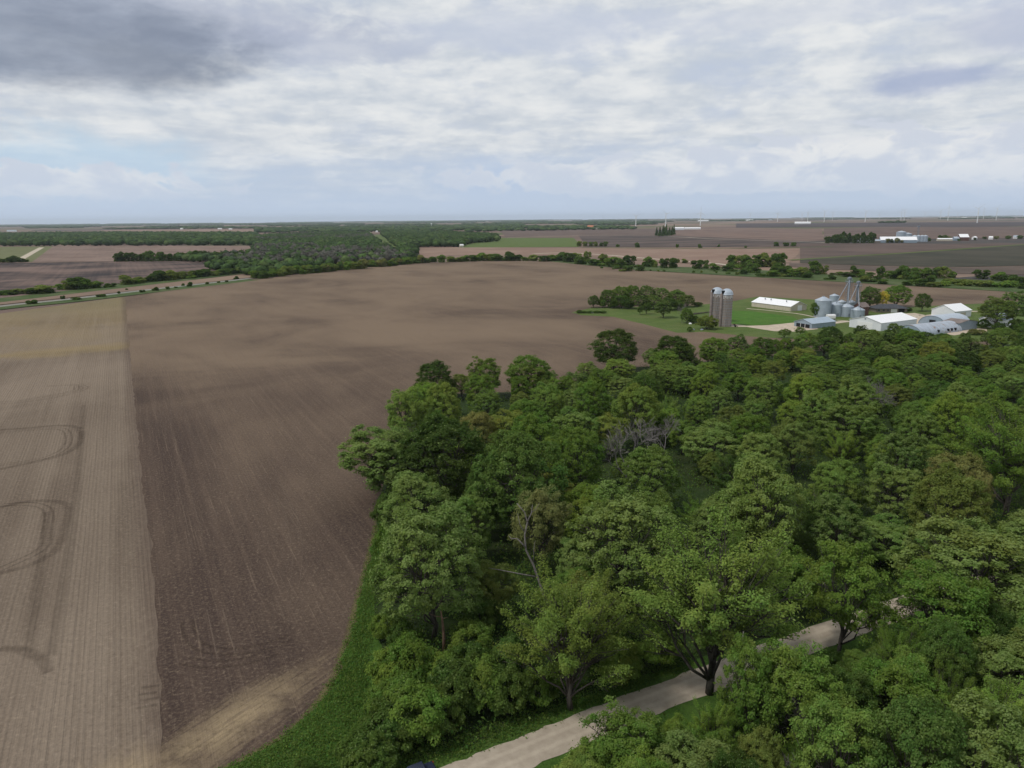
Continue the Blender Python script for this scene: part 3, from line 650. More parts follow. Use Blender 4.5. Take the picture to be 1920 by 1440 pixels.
WOODS = []   # (X, Y, w) of everything planted, for spacing
def hero(name, bx, by, ty, wpx, form, colour, label, cat='tree', group='trees of the woods by the road', var=None, rz=None, hmul=1.0):
    X, Y = G(bx, by); h = height_at(X, Y, ty) * hmul * 1.02; w = wpx * mpp(X, Y) * .97
    WOODS.append((X, Y, w)); return put_tree(name, X, Y, h, w, form, colour, label, cat, group, var, rz)
LM = {}   # landmarks for labels: name -> photo pixel of the crown
def lm(key, x, y): LM[key] = (x, y)
H = [
    (812, 1195, 938, 200, 'tufted', 'pale', 'tall pale tufted tree behind the broken reddish trunk', 0),
    (785, 1030, 884, 135, 'tufted', 'pale', 'pale tufted tree at the woods corner above the grass strip', 1),
    (838, 960, 783, 190, 'round', 'dark', 'very dark round oak just inside the field edge', 0),
    (975, 1010, 808, 180, 'round', 'deep', 'broad deep green maple beside the very dark oak', 1),
    (905, 1010, 868, 70, 'round', 'deep', 'small deep green tree between the dark oak and the broad maple', 2),
    (1012, 1075, 903, 115, 'open', 'brown', 'olive brown tree standing behind the dead forked snag', 0),
    (1165, 1135, 918, 205, 'tufted', 'pale', 'big pale tufted tree behind the huge cottonwood', 2),
    (1085, 1110, 1000, 95, 'tufted', 'pale', 'smaller pale tree just below the big pale tufted tree', 3),
    (1330, 1300, 958, 320, 'feathery', 'soft', 'huge airy cottonwood leaning over the gravel road', 0),
    (1070, 1330, 1058, 235, 'feathery', 'soft', 'airy soft green tree beside the open gravel road', 1),
    (1420, 1065, 852, 155, 'tufted', 'soft', 'tall soft green tree behind the huge cottonwood', 1),
    (1350, 1060, 920, 110, 'tufted', 'pale', 'low pale tufted tree at the foot of the tall soft green tree', 0),
    (1152, 698, 616, 92, 'round', 'dark', 'very dark tree alone at the far corner of the woods', 1),
    (1262, 694, 627, 75, 'round', 'dark', 'dark tree near the far edge in line with the silos', 3),
    (815, 750, 678, 76, 'round', 'dark', 'dark blue green tree at the far woods edge against the field', 2),
    (910, 748, 667, 76, 'open', 'mid', 'flat topped open tree against the far field', 1),
    (990, 742, 665, 92, 'round', 'mid', 'broad tree beside the flat topped one against the field', 0),
    (800, 805, 716, 92, 'round', 'lime', 'bright lime tree bulging into the field', 3),
    (950, 852, 767, 98, 'open', 'yellow', 'yellow green tree showing several pale trunks', 2),
    (1075, 858, 768, 108, 'tufted', 'mid', 'mid green tufted tree between the yellow tree and the grey one', 2),
    (1140, 852, 773, 66, 'open', 'yellow', 'small yellow olive tree behind the grey leafless tree', 0),
    (1585, 855, 751, 122, 'tufted', 'mid', 'tufted tree standing out in the middle of the woods', 3),
    (1330, 885, 793, 118, 'tufted', 'pale', 'pale tufted tree right of the grey leafless tree', 1),
    (1215, 960, 835, 110, 'tufted', 'mid', 'tufted tree in front of the grey leafless tree', 0),
    (1885, 970, 735, 190, 'feathery', 'mid', 'tall airy green tree towering at the far side of the woods', 2),
    (1810, 1185, 972, 220, 'tufted', 'pale', 'broad pale topped tree where the road disappears', 3),
    (1650, 1060, 975, 130, 'tufted', 'mid', 'tufted tree behind the road beside the cottonwood', 2),
    (1930, 1100, 968, 140, 'tufted', 'pale', 'pale tree at the very side of the picture beyond the road', 0),
    (880, 1060, 925, 95, 'tufted', 'mid', 'mid green tree tucked behind the tall pale tufted tree', 2),
    (735, 930, 830, 80, 'round', 'mid', 'small green tree under the overhanging oak', 0),
    (1240, 880, 780, 90, 'bare', 'grey', 'grey twiggy tree behind the leafless one', 1),
    # right of the road gap and the near side of the road
    (1572, 1228, 1010, 150, 'open', 'mid', 'open tree with a dark trunk standing before the road', 1),
    (1752, 1262, 1060, 170, 'open', 'mid', 'open branching tree hiding the road bend', 2),
    (1470, 1420, 1190, 150, 'open', 'mid', 'thin leaning tree below the road with bare lower trunk', 0),
    (1395, 1420, 1190, 100, 'open', 'mid', 'thin tree with tall pale trunk below the road', 2),
    (1172, 1505, 1335, 165, 'open', 'mid', 'leafy tree overlapping the gravel road on its near side', 1),
    (1290, 1560, 1385, 150, 'tufted', 'pale', 'pale crown low on the near side of the road', 0),
    (1830, 1610, 1336, 180, 'tufted', 'pale', 'pale tufted tree in the near corner of the woods', 1),
    (1865, 1480, 1268, 150, 'feathery', 'lime', 'yellow lime tree behind the near corner pale tree', 0),
    (1900, 1370, 1190, 150, 'tufted', 'pale', 'bluish pale tree low beside the picture edge', 3),
    (1560, 1560, 1300, 150, 'open', 'soft', 'soft green tree with thin stems on the near slope', 2),
    (1690, 1590, 1300, 150, 'round', 'deep', 'deep green bushy tree on the near slope', 3),
    (1660, 1405, 1225, 140, 'open', 'mid', 'leafy green tree just below the second road gap', 0),
]
for bx, by, ty, w, fo, co, la, va in H: hero('woodland_tree', bx, by, ty, w, fo, co, la, var=va, rz=random.uniform(0, 6.28))
hero('woodland_tree', 760, 935, 797, 175, 'leaning', 'pale', 'gnarled pale tree leaning out over the ploughed field', var=0, rz=R(8))
hero('bare_tree', 1175, 925, 788, 130, 'bare', 'grey', 'grey leafless tree in the middle of the woods', var=0, group=None)
hero('bare_tree', 1625, 800, 705, 75, 'bare', 'grey', 'grey leafless tree deep in the woods toward the farm', var=1, group=None)
hero('bare_tree', 1480, 1440, 1290, 60, 'bare', 'grey', 'bare grey tree below the gravel road', var=0, group=None)
hero('bare_tree', 840, 800, 755, 50, 'bare', 'grey', 'bare twiggy tree at the field side of the woods', var=1, group=None)
hero('bare_tree', 1500, 1520, 1400, 110, 'bare', 'grey', 'tangled leafless tree low on the near slope', var=1, group=None)

def snag(bx, by, path_px, forks, r0, label, material, name='dead_trunk'):
    "dead stem standing at G(bx,by); path points given as sight-line pixels on the vertical plane facing the camera"
    X, Y = G(bx, by); e = empty(name, (X, Y, 0), 0, label, 'dead tree')
    q = mpp(X, Y); mk = lambda p: Vector(((p[0] - bx) * q, random.uniform(-.3, .3) + (by - p[1]) * q * .12, max(0, (by - p[1]) * q * 1.10)))
    t = MB(); pts = [mk(p) for p in path_px]; n = len(pts)
    t.tube(pts, [r0 * (1 - .72 * i / (n - 1)) for i in range(n)], 8); t.build('stem', material, e, True)
    for fp, fr in forks:
        b = MB(); pp = [mk(p) for p in fp]; b.tube(pp, [fr * (1 - .75 * i / (len(pp) - 1)) for i in range(len(pp))], 6); b.build('branch', material, e, True)
    WOODS.append((X, Y, 2)); return e
snag(1036, 1195, [(1036, 1195), (1028, 1150), (1014, 1105), (1003, 1075), (990, 1050), (988, 1025), (993, 1005), (988, 990), (975, 975)],
     [([(990, 1045), (975, 1032), (965, 1033), (960, 1028)], .13), ([(988, 1022), (980, 1008), (976, 992)], .10), ([(993, 1005), (1000, 990), (1002, 978)], .12), ([(1003, 1075), (1004, 1050), (1006, 1035)], .08), ([(1010, 1095), (975, 1088), (945, 1082), (925, 1080)], .12), ([(1000, 990), (1008, 984), (1014, 974)], .07)],
     .22, 'dead pale forked snag leaning among the trees', MAT['dead'])
snag(833, 1235, [(833, 1235), (833, 1200), (831, 1175), (829, 1157)], [([(830, 1168), (820, 1163), (810, 1161)], .07), ([(830, 1170), (838, 1168), (842, 1170)], .06)], .28, 'snapped reddish trunk standing below the tall pale tree', MAT['redwood'], 'broken_trunk')
snag(1400, 1400, [(1400, 1400), (1392, 1350), (1388, 1300), (1386, 1260), (1390, 1225)], [([(1387, 1290), (1394, 1270), (1400, 1255)], .08)], .22, 'slender pale trunk standing below the road', MAT['dead'])
snag(1438, 1395, [(1438, 1395), (1440, 1340), (1441, 1310), (1448, 1290), (1458, 1275)], [([(1441, 1312), (1437, 1290), (1440, 1272)], .09), ([(1446, 1296), (1456, 1300), (1462, 1296)], .07), ([(1448, 1290), (1440, 1280), (1434, 1278)], .05)], .22, 'crooked dead trunk with bare fork below the road', MAT['redwood'])

def inside(p, poly):
    x, y = p; c = False
    for (x0, y0), (x1, y1) in zip(poly, poly[1:] + poly[:1]):
        if (y0 > y) != (y1 > y) and x < (x1 - x0) * (y - y0) / (y1 - y0) + x0: c = not c
    return c
def rdist(X, Y):
    d = 1e9
    for (x0, y0), (x1, y1) in zip(road_path, road_path[1:]):
        L2 = (x1 - x0) ** 2 + (y1 - y0) ** 2; t = max(0, min(1, ((X - x0) * (x1 - x0) + (Y - y0) * (y1 - y0)) / L2))
        d = min(d, math.hypot(X - x0 - t * (x1 - x0), Y - y0 - t * (y1 - y0)))
    return d
WN, WS = W(woods_n), W(woods_s)
CAND = []
ROADPTS = [(1178, 838), (980, 1000), (1000, 1050), (1020, 1100), (832, 1180), (1390, 1320), (1440, 1330), (1440, 1290), (880, 1428), (940, 1405), (1000, 1385), (1060, 1362), (1110, 1345), (1160, 1322), (1210, 1300), (1260, 1285), (1305, 1270), (1560, 1172), (1590, 1160), (1680, 1132), (1540, 1185), (1625, 1150), (1655, 1142), (1700, 1125), (1500, 1200)]
def scatter(poly, n, k, wr, road=6.0, vis=True, tries=60000):
    xs = [p[0] for p in poly]; ys = [p[1] for p in poly]; got = 0
    for _ in range(tries):
        if got >= n: break
        X = random.uniform(min(xs), max(xs)); Y = random.uniform(min(ys), max(ys))
        if not inside((X, Y), poly) or rdist(X, Y) < road: continue
        px = PX(X, Y, 9)
        if px[0] < -60 or px[0] > 1990 or px[1] > 1500: continue
        w = random.uniform(*wr)
        if any((X - a) ** 2 + (Y - b) ** 2 < (k * (w + c) / 2) ** 2 for a, b, c in WOODS): continue
        q = mpp(X, Y); bx_, by_ = PX(X, Y, 0); tx_, ty_ = PX(X, Y, w * (2.1 if poly is WS else 1.4))
        if any(abs(rx - bx_) < .55 * w / q and ty_ - 8 < ry < by_ for rx, ry in ROADPTS): continue
        WOODS.append((X, Y, w)); CAND.append((X, Y, w)); got += 1
scatter(WN, 165, .74, (8.0, 13.0)); n_a = len(CAND)
scatter(WS, 48, .60, (4.6, 7.6), 4.0); n_b = len(CAND); scatter(WN, 105, .55, (4.5, 7.5)); scatter(WS, 24, .55, (4, 6), 3.6)
# landmark words for labels
LMK = [((838, 860), 'the very dark oak'), ((975, 900), 'the broad deep green maple'), ((1175, 840), 'the grey leafless tree'), ((1325, 1090), 'the huge airy cottonwood'), ((812, 1060), 'the tall pale tufted tree'),
       ((1165, 1000), 'the big pale tufted tree'), ((1075, 1190), 'the airy roadside tree'), ((1152, 650), 'the dark far corner tree'), ((1360, 640), 'the twin silos'), ((1525, 630), 'the grey blue shed'), ((1650, 640), 'the white machine shed'), ((1740, 650), 'the rusty arched hut'),
       ((1585, 800), 'the tufted mid-woods tree'), ((1885, 830), 'the towering airy tree'), ((1810, 1050), 'the broad tree by the road end'), ((1420, 930), 'the tall soft green tree'), ((950, 800), 'the multi-trunked yellow tree'), ((1830, 1400), 'the near corner pale tree'), ((1572, 1150), 'the tree before the road'),
       ((700, 860), 'the leaning field-edge tree'), ((1625, 750), 'the grey tree toward the farm'), ((1185, 1390), 'the tree overlapping the road'), ((990, 1060), 'the dead forked snag')]
ORD = ['', 'second ', 'third ', 'fourth ', 'fifth ', 'sixth ', 'seventh ', 'eighth ', 'ninth ', 'tenth ', 'eleventh ', 'twelfth ']
SEEN = {}
def place_words(px, desc, lms=LMK):
    (lx, ly), nm = min(lms, key=lambda q: (q[0][0] - px[0]) ** 2 + ((q[0][1] - px[1]) * 1.4) ** 2)
    dx, dy = px[0] - lx, px[1] - ly
    d = ('deeper in than ' if dx > 0 else 'on the field side of ') if abs(dx) > abs(dy) * 1.3 else ('beyond ' if dy < 0 else 'in front of ')
    return d + nm, math.hypot(dx, dy)
def batch_labels(items):
    "items: (index, descriptor, px) -> {index: unique label}, ordered by distance from the landmark"
    g = {}
    for i, desc, px in items:
        w, d = place_words(px, desc)
        if len(desc.split()) + len(w.split()) > 15: desc = desc.replace('small ', '').replace('tall ', '').replace('rounded ', '')
        g.setdefault((desc, w), []).append((d, i))
    out = {}
    for (desc, w), L in g.items():
        for k, (d, i) in enumerate(sorted(L)):
            o = ORD[k] if k < len(ORD) else ''
            out[i] = f"{'nearest ' if k == 0 and len(L) > 1 else o}{desc} {w}"
    return out
FORMW = dict(round='rounded', tufted='tufted', feathery='airy', open='open', shrub='bushy')
items = []; spec = []
for i, (X, Y, w) in enumerate(CAND):
    D = math.hypot(X, Y); fo = random.choices(['round', 'tufted', 'feathery', 'open'], [.46, .26, .10, .18])[0]
    co = random.choices(['dark', 'deep', 'mid', 'olive', 'lime', 'yellow', 'soft', 'brown'], [.05, .17, .34, .08, .15, .02, .18, .01])[0]
    if fo == 'tufted': co = random.choice(['mid', 'mid', 'pale', 'pale', 'soft', 'deep'])
    if D > 235: h = random.uniform(.75, 1.0) * w * 1.05
    else: h = w * random.uniform(1.15, 1.5)
    if n_a <= i < n_b: h = w * random.uniform(1.6, 2.1); fo = random.choice(['open', 'feathery', 'open', 'round'])
    h = min(h, 19)
    if w < 8 and i >= n_b: h = w * random.uniform(1.0, 1.5)
    spec.append((X, Y, h, w, fo, co)); px = PX(X, Y, h * .65)
    size = 'tall ' if h > 14.5 else ('small ' if h < 8.5 else '')
    items.append((i, f"{size}{PAL[co][1]} {FORMW[fo]} tree" if i < n_b else f"young {PAL[co][1]} tree", px))
labs = batch_labels(items)
for i, (X, Y, h, w, fo, co) in enumerate(spec):
    put_tree('woodland_tree' if i < n_b else 'young_tree', X, Y, h, w, fo, co, labs[i], 'tree' if i < n_b else 'young tree', 'trees of the woods by the road' if i < n_b else 'young trees of the woods')
# shrubs along the grass strip, road and woods edges
shr = [(765, 1345, 1268, 110), (790, 1385, 1290, 110), (860, 1335, 1235, 110), (740, 1290, 1215, 90), (770, 1290, 1195, 110), (735, 1400, 1325, 110), (690, 1445, 1372, 110), (830, 1370, 1300, 90), (905, 1330, 1235, 100), (950, 1335, 1250, 90), (885, 1240, 1165, 90), (905, 1180, 1105, 80), (720, 1200, 1150, 50),
       (735, 1120, 1060, 60), (730, 1040, 985, 60), (725, 990, 925, 50), (1160, 1275, 1200, 90), (1235, 1245, 1180, 80), (575, 1462, 1425, 50), (705, 1450, 1390, 90), (960, 1280, 1195, 95), (1010, 1320, 1255, 80), (1410, 1560, 1440, 150), (1120, 1530, 1400, 140), (1375, 1405, 1345, 90), (1250, 1480, 1390, 100), (1600, 1470, 1380, 110), (1500, 1330, 1255, 90), (880, 1290, 1205, 85), (830, 1300, 1225, 80), (720, 1345, 1280, 60), (1740, 1480, 1380, 120), (1560, 1280, 1225, 70), (755, 1230, 1160, 60)]
items = [(i, f"{PAL[c][1]} bush", (a, (b + t) / 2)) for i, ((a, b, t, w), c) in enumerate(zip(shr, ['mid', 'mid', 'deep', 'lime', 'mid', 'deep', 'deep', 'deep', 'mid', 'deep', 'mid', 'deep', 'mid'] * 3))]
labs = batch_labels(items)
for i, ((a, b, t, w), c) in enumerate(zip(shr, ['mid', 'mid', 'deep', 'lime', 'mid', 'deep', 'deep', 'deep', 'mid', 'deep', 'mid', 'deep', 'mid'] * 3)):
    hero('shrub', a, b, t, w, 'shrub', c, labs[i], 'bush', 'bushes along the woods edge')

# undergrowth: leafy ground layer nobody could count
def ground_leaves(name, polys, n, zr, size, cols, label, cat, pal, road=3.6):
    rng = np.random.default_rng(5); C = []
    for poly, share in polys:
        xs = [p[0] for p in poly]; ys = [p[1] for p in poly]; k = 0; tries = 0
        while k < n * share and tries < n * 30:
            tries += 1
            X = random.uniform(min(xs), max(xs)); Y = random.uniform(min(ys), max(ys))
            if Y > 330 or random.random() > min(1, (110 / max(Y, 30)) ** 2): continue
            if not inside((X, Y), poly) or rdist(X, Y) < road: continue
            zt = random.uniform(*zr); q = 14
            for _ in range(q): C.append((X + random.gauss(0, .5), Y + random.gauss(0, .5), abs(random.gauss(0, 1)) * zt * .6 + .05))
            k += 1
    C = np.array(C); m = len(C); N = unit(m, rng) + np.array([0, 0, .9]); N /= np.linalg.norm(N, axis=1, keepdims=True)
    Q = leaves(C, N, size, rng); A = np.stack([rng.uniform(0, 1, m), (rng.uniform(0, 1, m) < .05) * .6, rng.uniform(0, 1, m)], 1)
    o = link(name, quads_mesh(name, Q, [MAT['leaf']], A)); o.color = (*pal, 1); return tag(o, label, cat, kind='stuff')
ground_leaves('undergrowth', [(WN, .7), (WS, .3)], 9000, (.8, 3.4), .34, None, 'low leafy undergrowth on the woodland floor', 'undergrowth', (.050, .092, .018))
strip = W([(716, 935), (708, 985), (690, 1060), (668, 1150), (650, 1215), (628, 1275), (590, 1330), (530, 1385), (440, 1435), (400, 1460), (800, 1460), (1000, 1365), (1310, 1250), (1300, 1225), (900, 1370), (700, 1420), (690, 1250), (702, 1150), (712, 1050)])
ground_leaves('grass', [(strip, 1.0)], 2600, (.12, .4), .17, None, 'green grass growing beside field and road', 'grass', (.060, .112, .020), 3.1)

# ------------------------------------------------------------------ hedgerow and farm trees farther off
def cw(*opts): return random.choice(opts)
ROWS = {}
def row(desc, lst, name='hedgerow_tree', protos=FAR, cols=('mid', 'deep', 'deep', 'dark', 'olive'), group=None, cat='tree', noun='tree', fill=0):
    lst = sorted(lst)
    for i, (bx, by, ty, w) in enumerate(lst):
        X, Y = G(bx, by); h = max(1.2, height_at(X, Y, ty)); ww = w * mpp(X, Y); c = cw(*cols)
        size = 'small ' if h < 6 else ('tall ' if h > 15 else '')
        h *= random.uniform(.88, 1.15)
        ROWS.setdefault(desc, []).append((X, Y, h, ww, c, size, name, protos, group, cat, noun))
        if fill and random.random() < fill:
            X2, Y2 = G(bx + random.uniform(-.9, .9) * w, by + random.uniform(-1.5, 1.0)); ROWS[desc].append((X2, Y2, max(1.5, h * random.uniform(.25, .5)), ww * random.uniform(.5, .9), cw(*cols), '', 'shrub', FARSH, 'scrub between the hedgerow trees', 'bush', 'bush'))
row('along the far field edge',
    [(1085, 495, 477, 22), (1102, 492, 470, 14), (1115, 497, 484, 30), (1132, 496, 474, 22), (1150, 500, 480, 34), (1165, 503, 485, 20), (1181, 498, 474, 24), (1178, 508, 495, 22), (1200, 508, 493, 22), (1218, 500, 481, 22), (1245, 502, 481, 20), (1262, 502, 481, 20), (1272, 492, 484, 6), (1284, 493, 485, 14), (1307, 504, 485, 24), (1324, 499, 487, 8), (1340, 506, 490, 24), (1365, 508, 495, 26), (1373, 498, 476, 22), (1390, 500, 475, 26), (1400, 503, 478, 24), (1420, 500, 474, 28), (1437, 500, 470, 28), (1455, 500, 472, 26), (1465, 500, 473, 18), (1410, 511, 491, 26), (1395, 514, 500, 18), (1455, 512, 490, 22), (1450, 518, 505, 30), (1470, 518, 498, 26), (1488, 519, 500, 22)], group='trees along the far edge of the brown field', fill=.8)
row('in the willow row behind the farm',
    [(1505, 519, 497, 22), (1525, 514, 489, 24), (1543, 514, 492, 18), (1512, 521, 505, 20), (1575, 516, 508, 16), (1590, 519, 508, 24), (1602, 516, 497, 18), (1615, 520, 512, 20), (1630, 520, 508, 18), (1650, 521, 497, 14), (1645, 527, 513, 12), (1670, 522, 503, 20), (1690, 522, 497, 26), (1705, 524, 495, 26), (1725, 521, 497, 26), (1745, 521, 495, 26), (1765, 521, 496, 24), (1715, 528, 513, 20), (1745, 530, 515, 18), (1655, 532, 524, 20), (1620, 528, 515, 24), (1700, 535, 526, 18), (1725, 537, 526, 18), (1750, 538, 527, 24), (1840, 522, 502, 24), (1870, 525, 508, 24), (1890, 527, 510, 26), (1905, 530, 515, 20), (1918, 530, 518, 14), (1895, 538, 525, 24), (1915, 541, 530, 14), (1560, 524, 514, 16)], group='willows behind the farm', fill=.8)
row('in the reedy thicket behind the farm', [(1785, 531, 523, 30), (1805, 535, 525, 30), (1825, 533, 524, 32), (1848, 537, 526, 34), (1875, 538, 528, 30), (1770, 536, 528, 22)], name='shrub', protos=FARSH, cols=('lime', 'mid', 'olive'), group='willow scrub behind the farm', cat='bush', noun='bush')
row('at the head of the brown field', [(798, 493, 481, 22), (812, 491, 480, 20), (828, 492, 477, 18), (845, 491, 478, 20), (858, 491, 482, 18), (872, 490, 477, 22), (886, 490, 475, 22), (900, 489, 472, 26), (914, 489, 472, 26), (928, 489, 473, 24), (945, 489, 476, 20), (958, 489, 471, 26), (970, 489, 474, 20), (985, 489, 480, 18), (1000, 489, 477, 22), (1018, 490, 476, 22), (1035, 489, 477, 22), (1050, 489, 472, 28), (1066, 491, 472, 28), (1080, 490, 474, 22)], group='trees at the head of the brown field', fill=.8)
import itertools
fr = []
for k in range(46):
    f = k / 45; x = 478 + f * 312; y = 524 - 30 * f ** .86
    fr.append((x + random.uniform(-3, 3), y + random.uniform(-2.5, .5), y - random.uniform(13, 19), random.uniform(16, 24)))
row('in the front line of the far left woods', fr, group='trees in the front line of the far woods', cols=('mid', 'deep', 'deep', 'olive', 'mid', 'brown'))
row('in the creek row beyond the grey road', [(8, 553, 543, 24), (35, 551, 540, 22), (22, 553, 546, 18), (75, 550, 531, 40), (60, 551, 538, 24), (95, 549, 540, 20), (145, 542, 517, 36), (130, 543, 522, 22), (162, 541, 520, 24), (180, 540, 527, 22), (208, 538, 528, 18), (240, 533, 514, 30), (262, 530, 518, 24), (255, 532, 522, 20), (283, 528, 512, 24), (300, 526, 506, 28), (318, 525, 503, 30), (335, 523, 505, 26), (350, 522, 507, 22), (368, 520, 503, 26), (385, 518, 502, 24), (402, 517, 504, 24), (420, 515, 500, 26), (438, 513, 502, 22), (452, 512, 500, 24), (466, 511, 498, 24)], group='trees along the creek beyond the road', cols=('mid', 'deep', 'olive', 'dark'), fill=.8)
rr = []
for k in range(26):
    x = 222 + k * 10.2; rr.append((x + random.uniform(-2, 2), 490.5 - k * .12, random.uniform(468.5, 473.5), random.uniform(13, 19)))
row('in the long far shelterbelt', rr, group='trees of the far shelterbelt', cols=('dark', 'deep', 'dark'))
row('in the clump beside the olive pasture', [(6, 492, 484, 14), (20, 492, 480, 16), (29, 491, 478, 16), (40, 491.5, 484, 12), (50, 491, 486, 8), (-8, 493, 483, 16)], group='clump beside the pasture', cols=('dark', 'deep'))
row('right of the green meadow', [(1086, 462, 452, 12), (1097, 462, 451, 12), (1108, 462, 453, 10), (1117, 462, 450.5, 12), (1127, 462, 452, 10), (1135, 462, 451, 10)], group='small trees beyond the creek')
row('on the strip of grass between two fields', [(1195, 463.5, 455, 11), (1158, 463, 458, 8), (1270, 464, 458, 6), (1313, 464.5, 457.5, 9), (1347, 463, 458.5, 6), (1398, 464.5, 461, 5), (1456, 461.5, 453.5, 11), (1474, 461.5, 455, 12), (1487, 461.5, 454.5, 12)], name='shrub', protos=FARSH, group='bushes dotted along a field strip', cat='bush', noun='bush', cols=('dark', 'deep'))
row('in the dark pine clump far off', [(1231, 442, 428, 8), (1237, 443, 426, 9), (1243, 443, 424, 9), (1249, 442.5, 423, 9), (1255, 442, 424, 9), (1260, 441, 425, 8), (1263.5, 440, 421, 7), (1246, 441, 425, 9)], name='pine_tree', protos=PINE, cols=('dark',), group='pines far off beside white sheds', noun='pine')
fb = [(1551 + i * 5.6 + random.uniform(-1, 1), 456 - (i % 3) * .8, random.uniform(434, 441) + (5 if i < 2 else 0), random.uniform(9, 13)) for i in range(16)]
row('in the windbreak of the distant farm', fb, group='windbreak of the distant farm', cols=('dark', 'deep', 'dark'))
row('round the distant farm buildings', [(1664, 455, 446, 8), (1672, 455, 445, 8), (1681, 455, 446, 9), (1690, 455, 448, 8), (1742, 452, 444, 6), (1763, 450, 440, 8), (1771, 450, 440, 8), (1779, 450, 441, 8), (1828, 450, 444, 6), (1846, 448, 443, 8), (1868, 448, 441, 8), (1890, 448, 441, 9), (1912, 448, 441, 9), (1798, 452, 447, 6)], group='trees round the distant farm', cols=('dark', 'deep', 'brown'))
row('along the far dark field below the turbines', [(1650 + i * 6.5, 418.3, 412.5 + random.uniform(0, 2), 8) for i in range(7)] + [(1695, 418, 413, 7)], group='far trees below the turbines', cols=('dark', 'deep'))
row('beside the grey country road', [(60, 569.5, 563, 18), (118, 561, 554, 8), (143, 562, 557.5, 16), (193, 556, 551, 13), (185, 556.5, 552.5, 9), (223, 550.5, 546, 5), (238, 543.5, 541.5, 5), (267, 548, 544, 10), (294, 545, 539, 9), (288, 545, 541, 7), (315, 542.5, 537.5, 8), (330, 540, 537, 6), (355, 537, 530, 11), (343, 536, 532, 7), (388, 533, 529, 8), (410, 530, 527, 6), (425, 529, 526, 6), (445, 523, 518, 8), (440, 524, 520.5, 6)], name='shrub', protos=FARSH, cols=('dark', 'deep'), group='bushes beside the grey country road', cat='bush', noun='bush')
row('low on the creek bank', [(1128, 503, 500.5, 6), (1150, 505, 502.5, 5), (1220, 508, 505, 5), (1235, 509, 506, 6), (1245, 509.5, 506, 6), (1300, 511, 507.5, 7), (1315, 511.5, 508, 5), (1340, 509, 505, 5), (1382, 515, 510, 8), (1365, 514, 510, 10), (1343, 512, 508, 5)], name='shrub', protos=FARSH, group='low bushes on the creek bank', cat='bush', noun='bush')
ORDW = ['first', 'second', 'third', 'fourth', 'fifth', 'sixth', 'seventh', 'eighth', 'ninth', 'tenth', 'eleventh', 'twelfth', 'thirteenth', 'fourteenth', 'fifteenth', 'sixteenth', 'seventeenth', 'eighteenth', 'nineteenth', 'twentieth']
for desc, L in ROWS.items():
    L.sort(key=lambda q: PX(q[0], q[1], 0)[0])
    cnt = {}
    for it in L: k = (it[5], it[4], it[10]); cnt[k] = cnt.get(k, 0) + 1
    seen = {}
    for X, Y, h, w, c, size, name, protos, group, cat, noun in L:
        k = (size, c, noun); i = seen.get(k, 0); seen[k] = i + 1
        o = (ORDW[i] + ' ') if cnt[k] > 1 else ''
        d = desc
        put_far(name, X, Y, h, w, c, f"{o}{size}{PAL[c][1]} {noun} {d}" + (', from the left' if cnt[k] > 1 else ''), cat, group, protos)

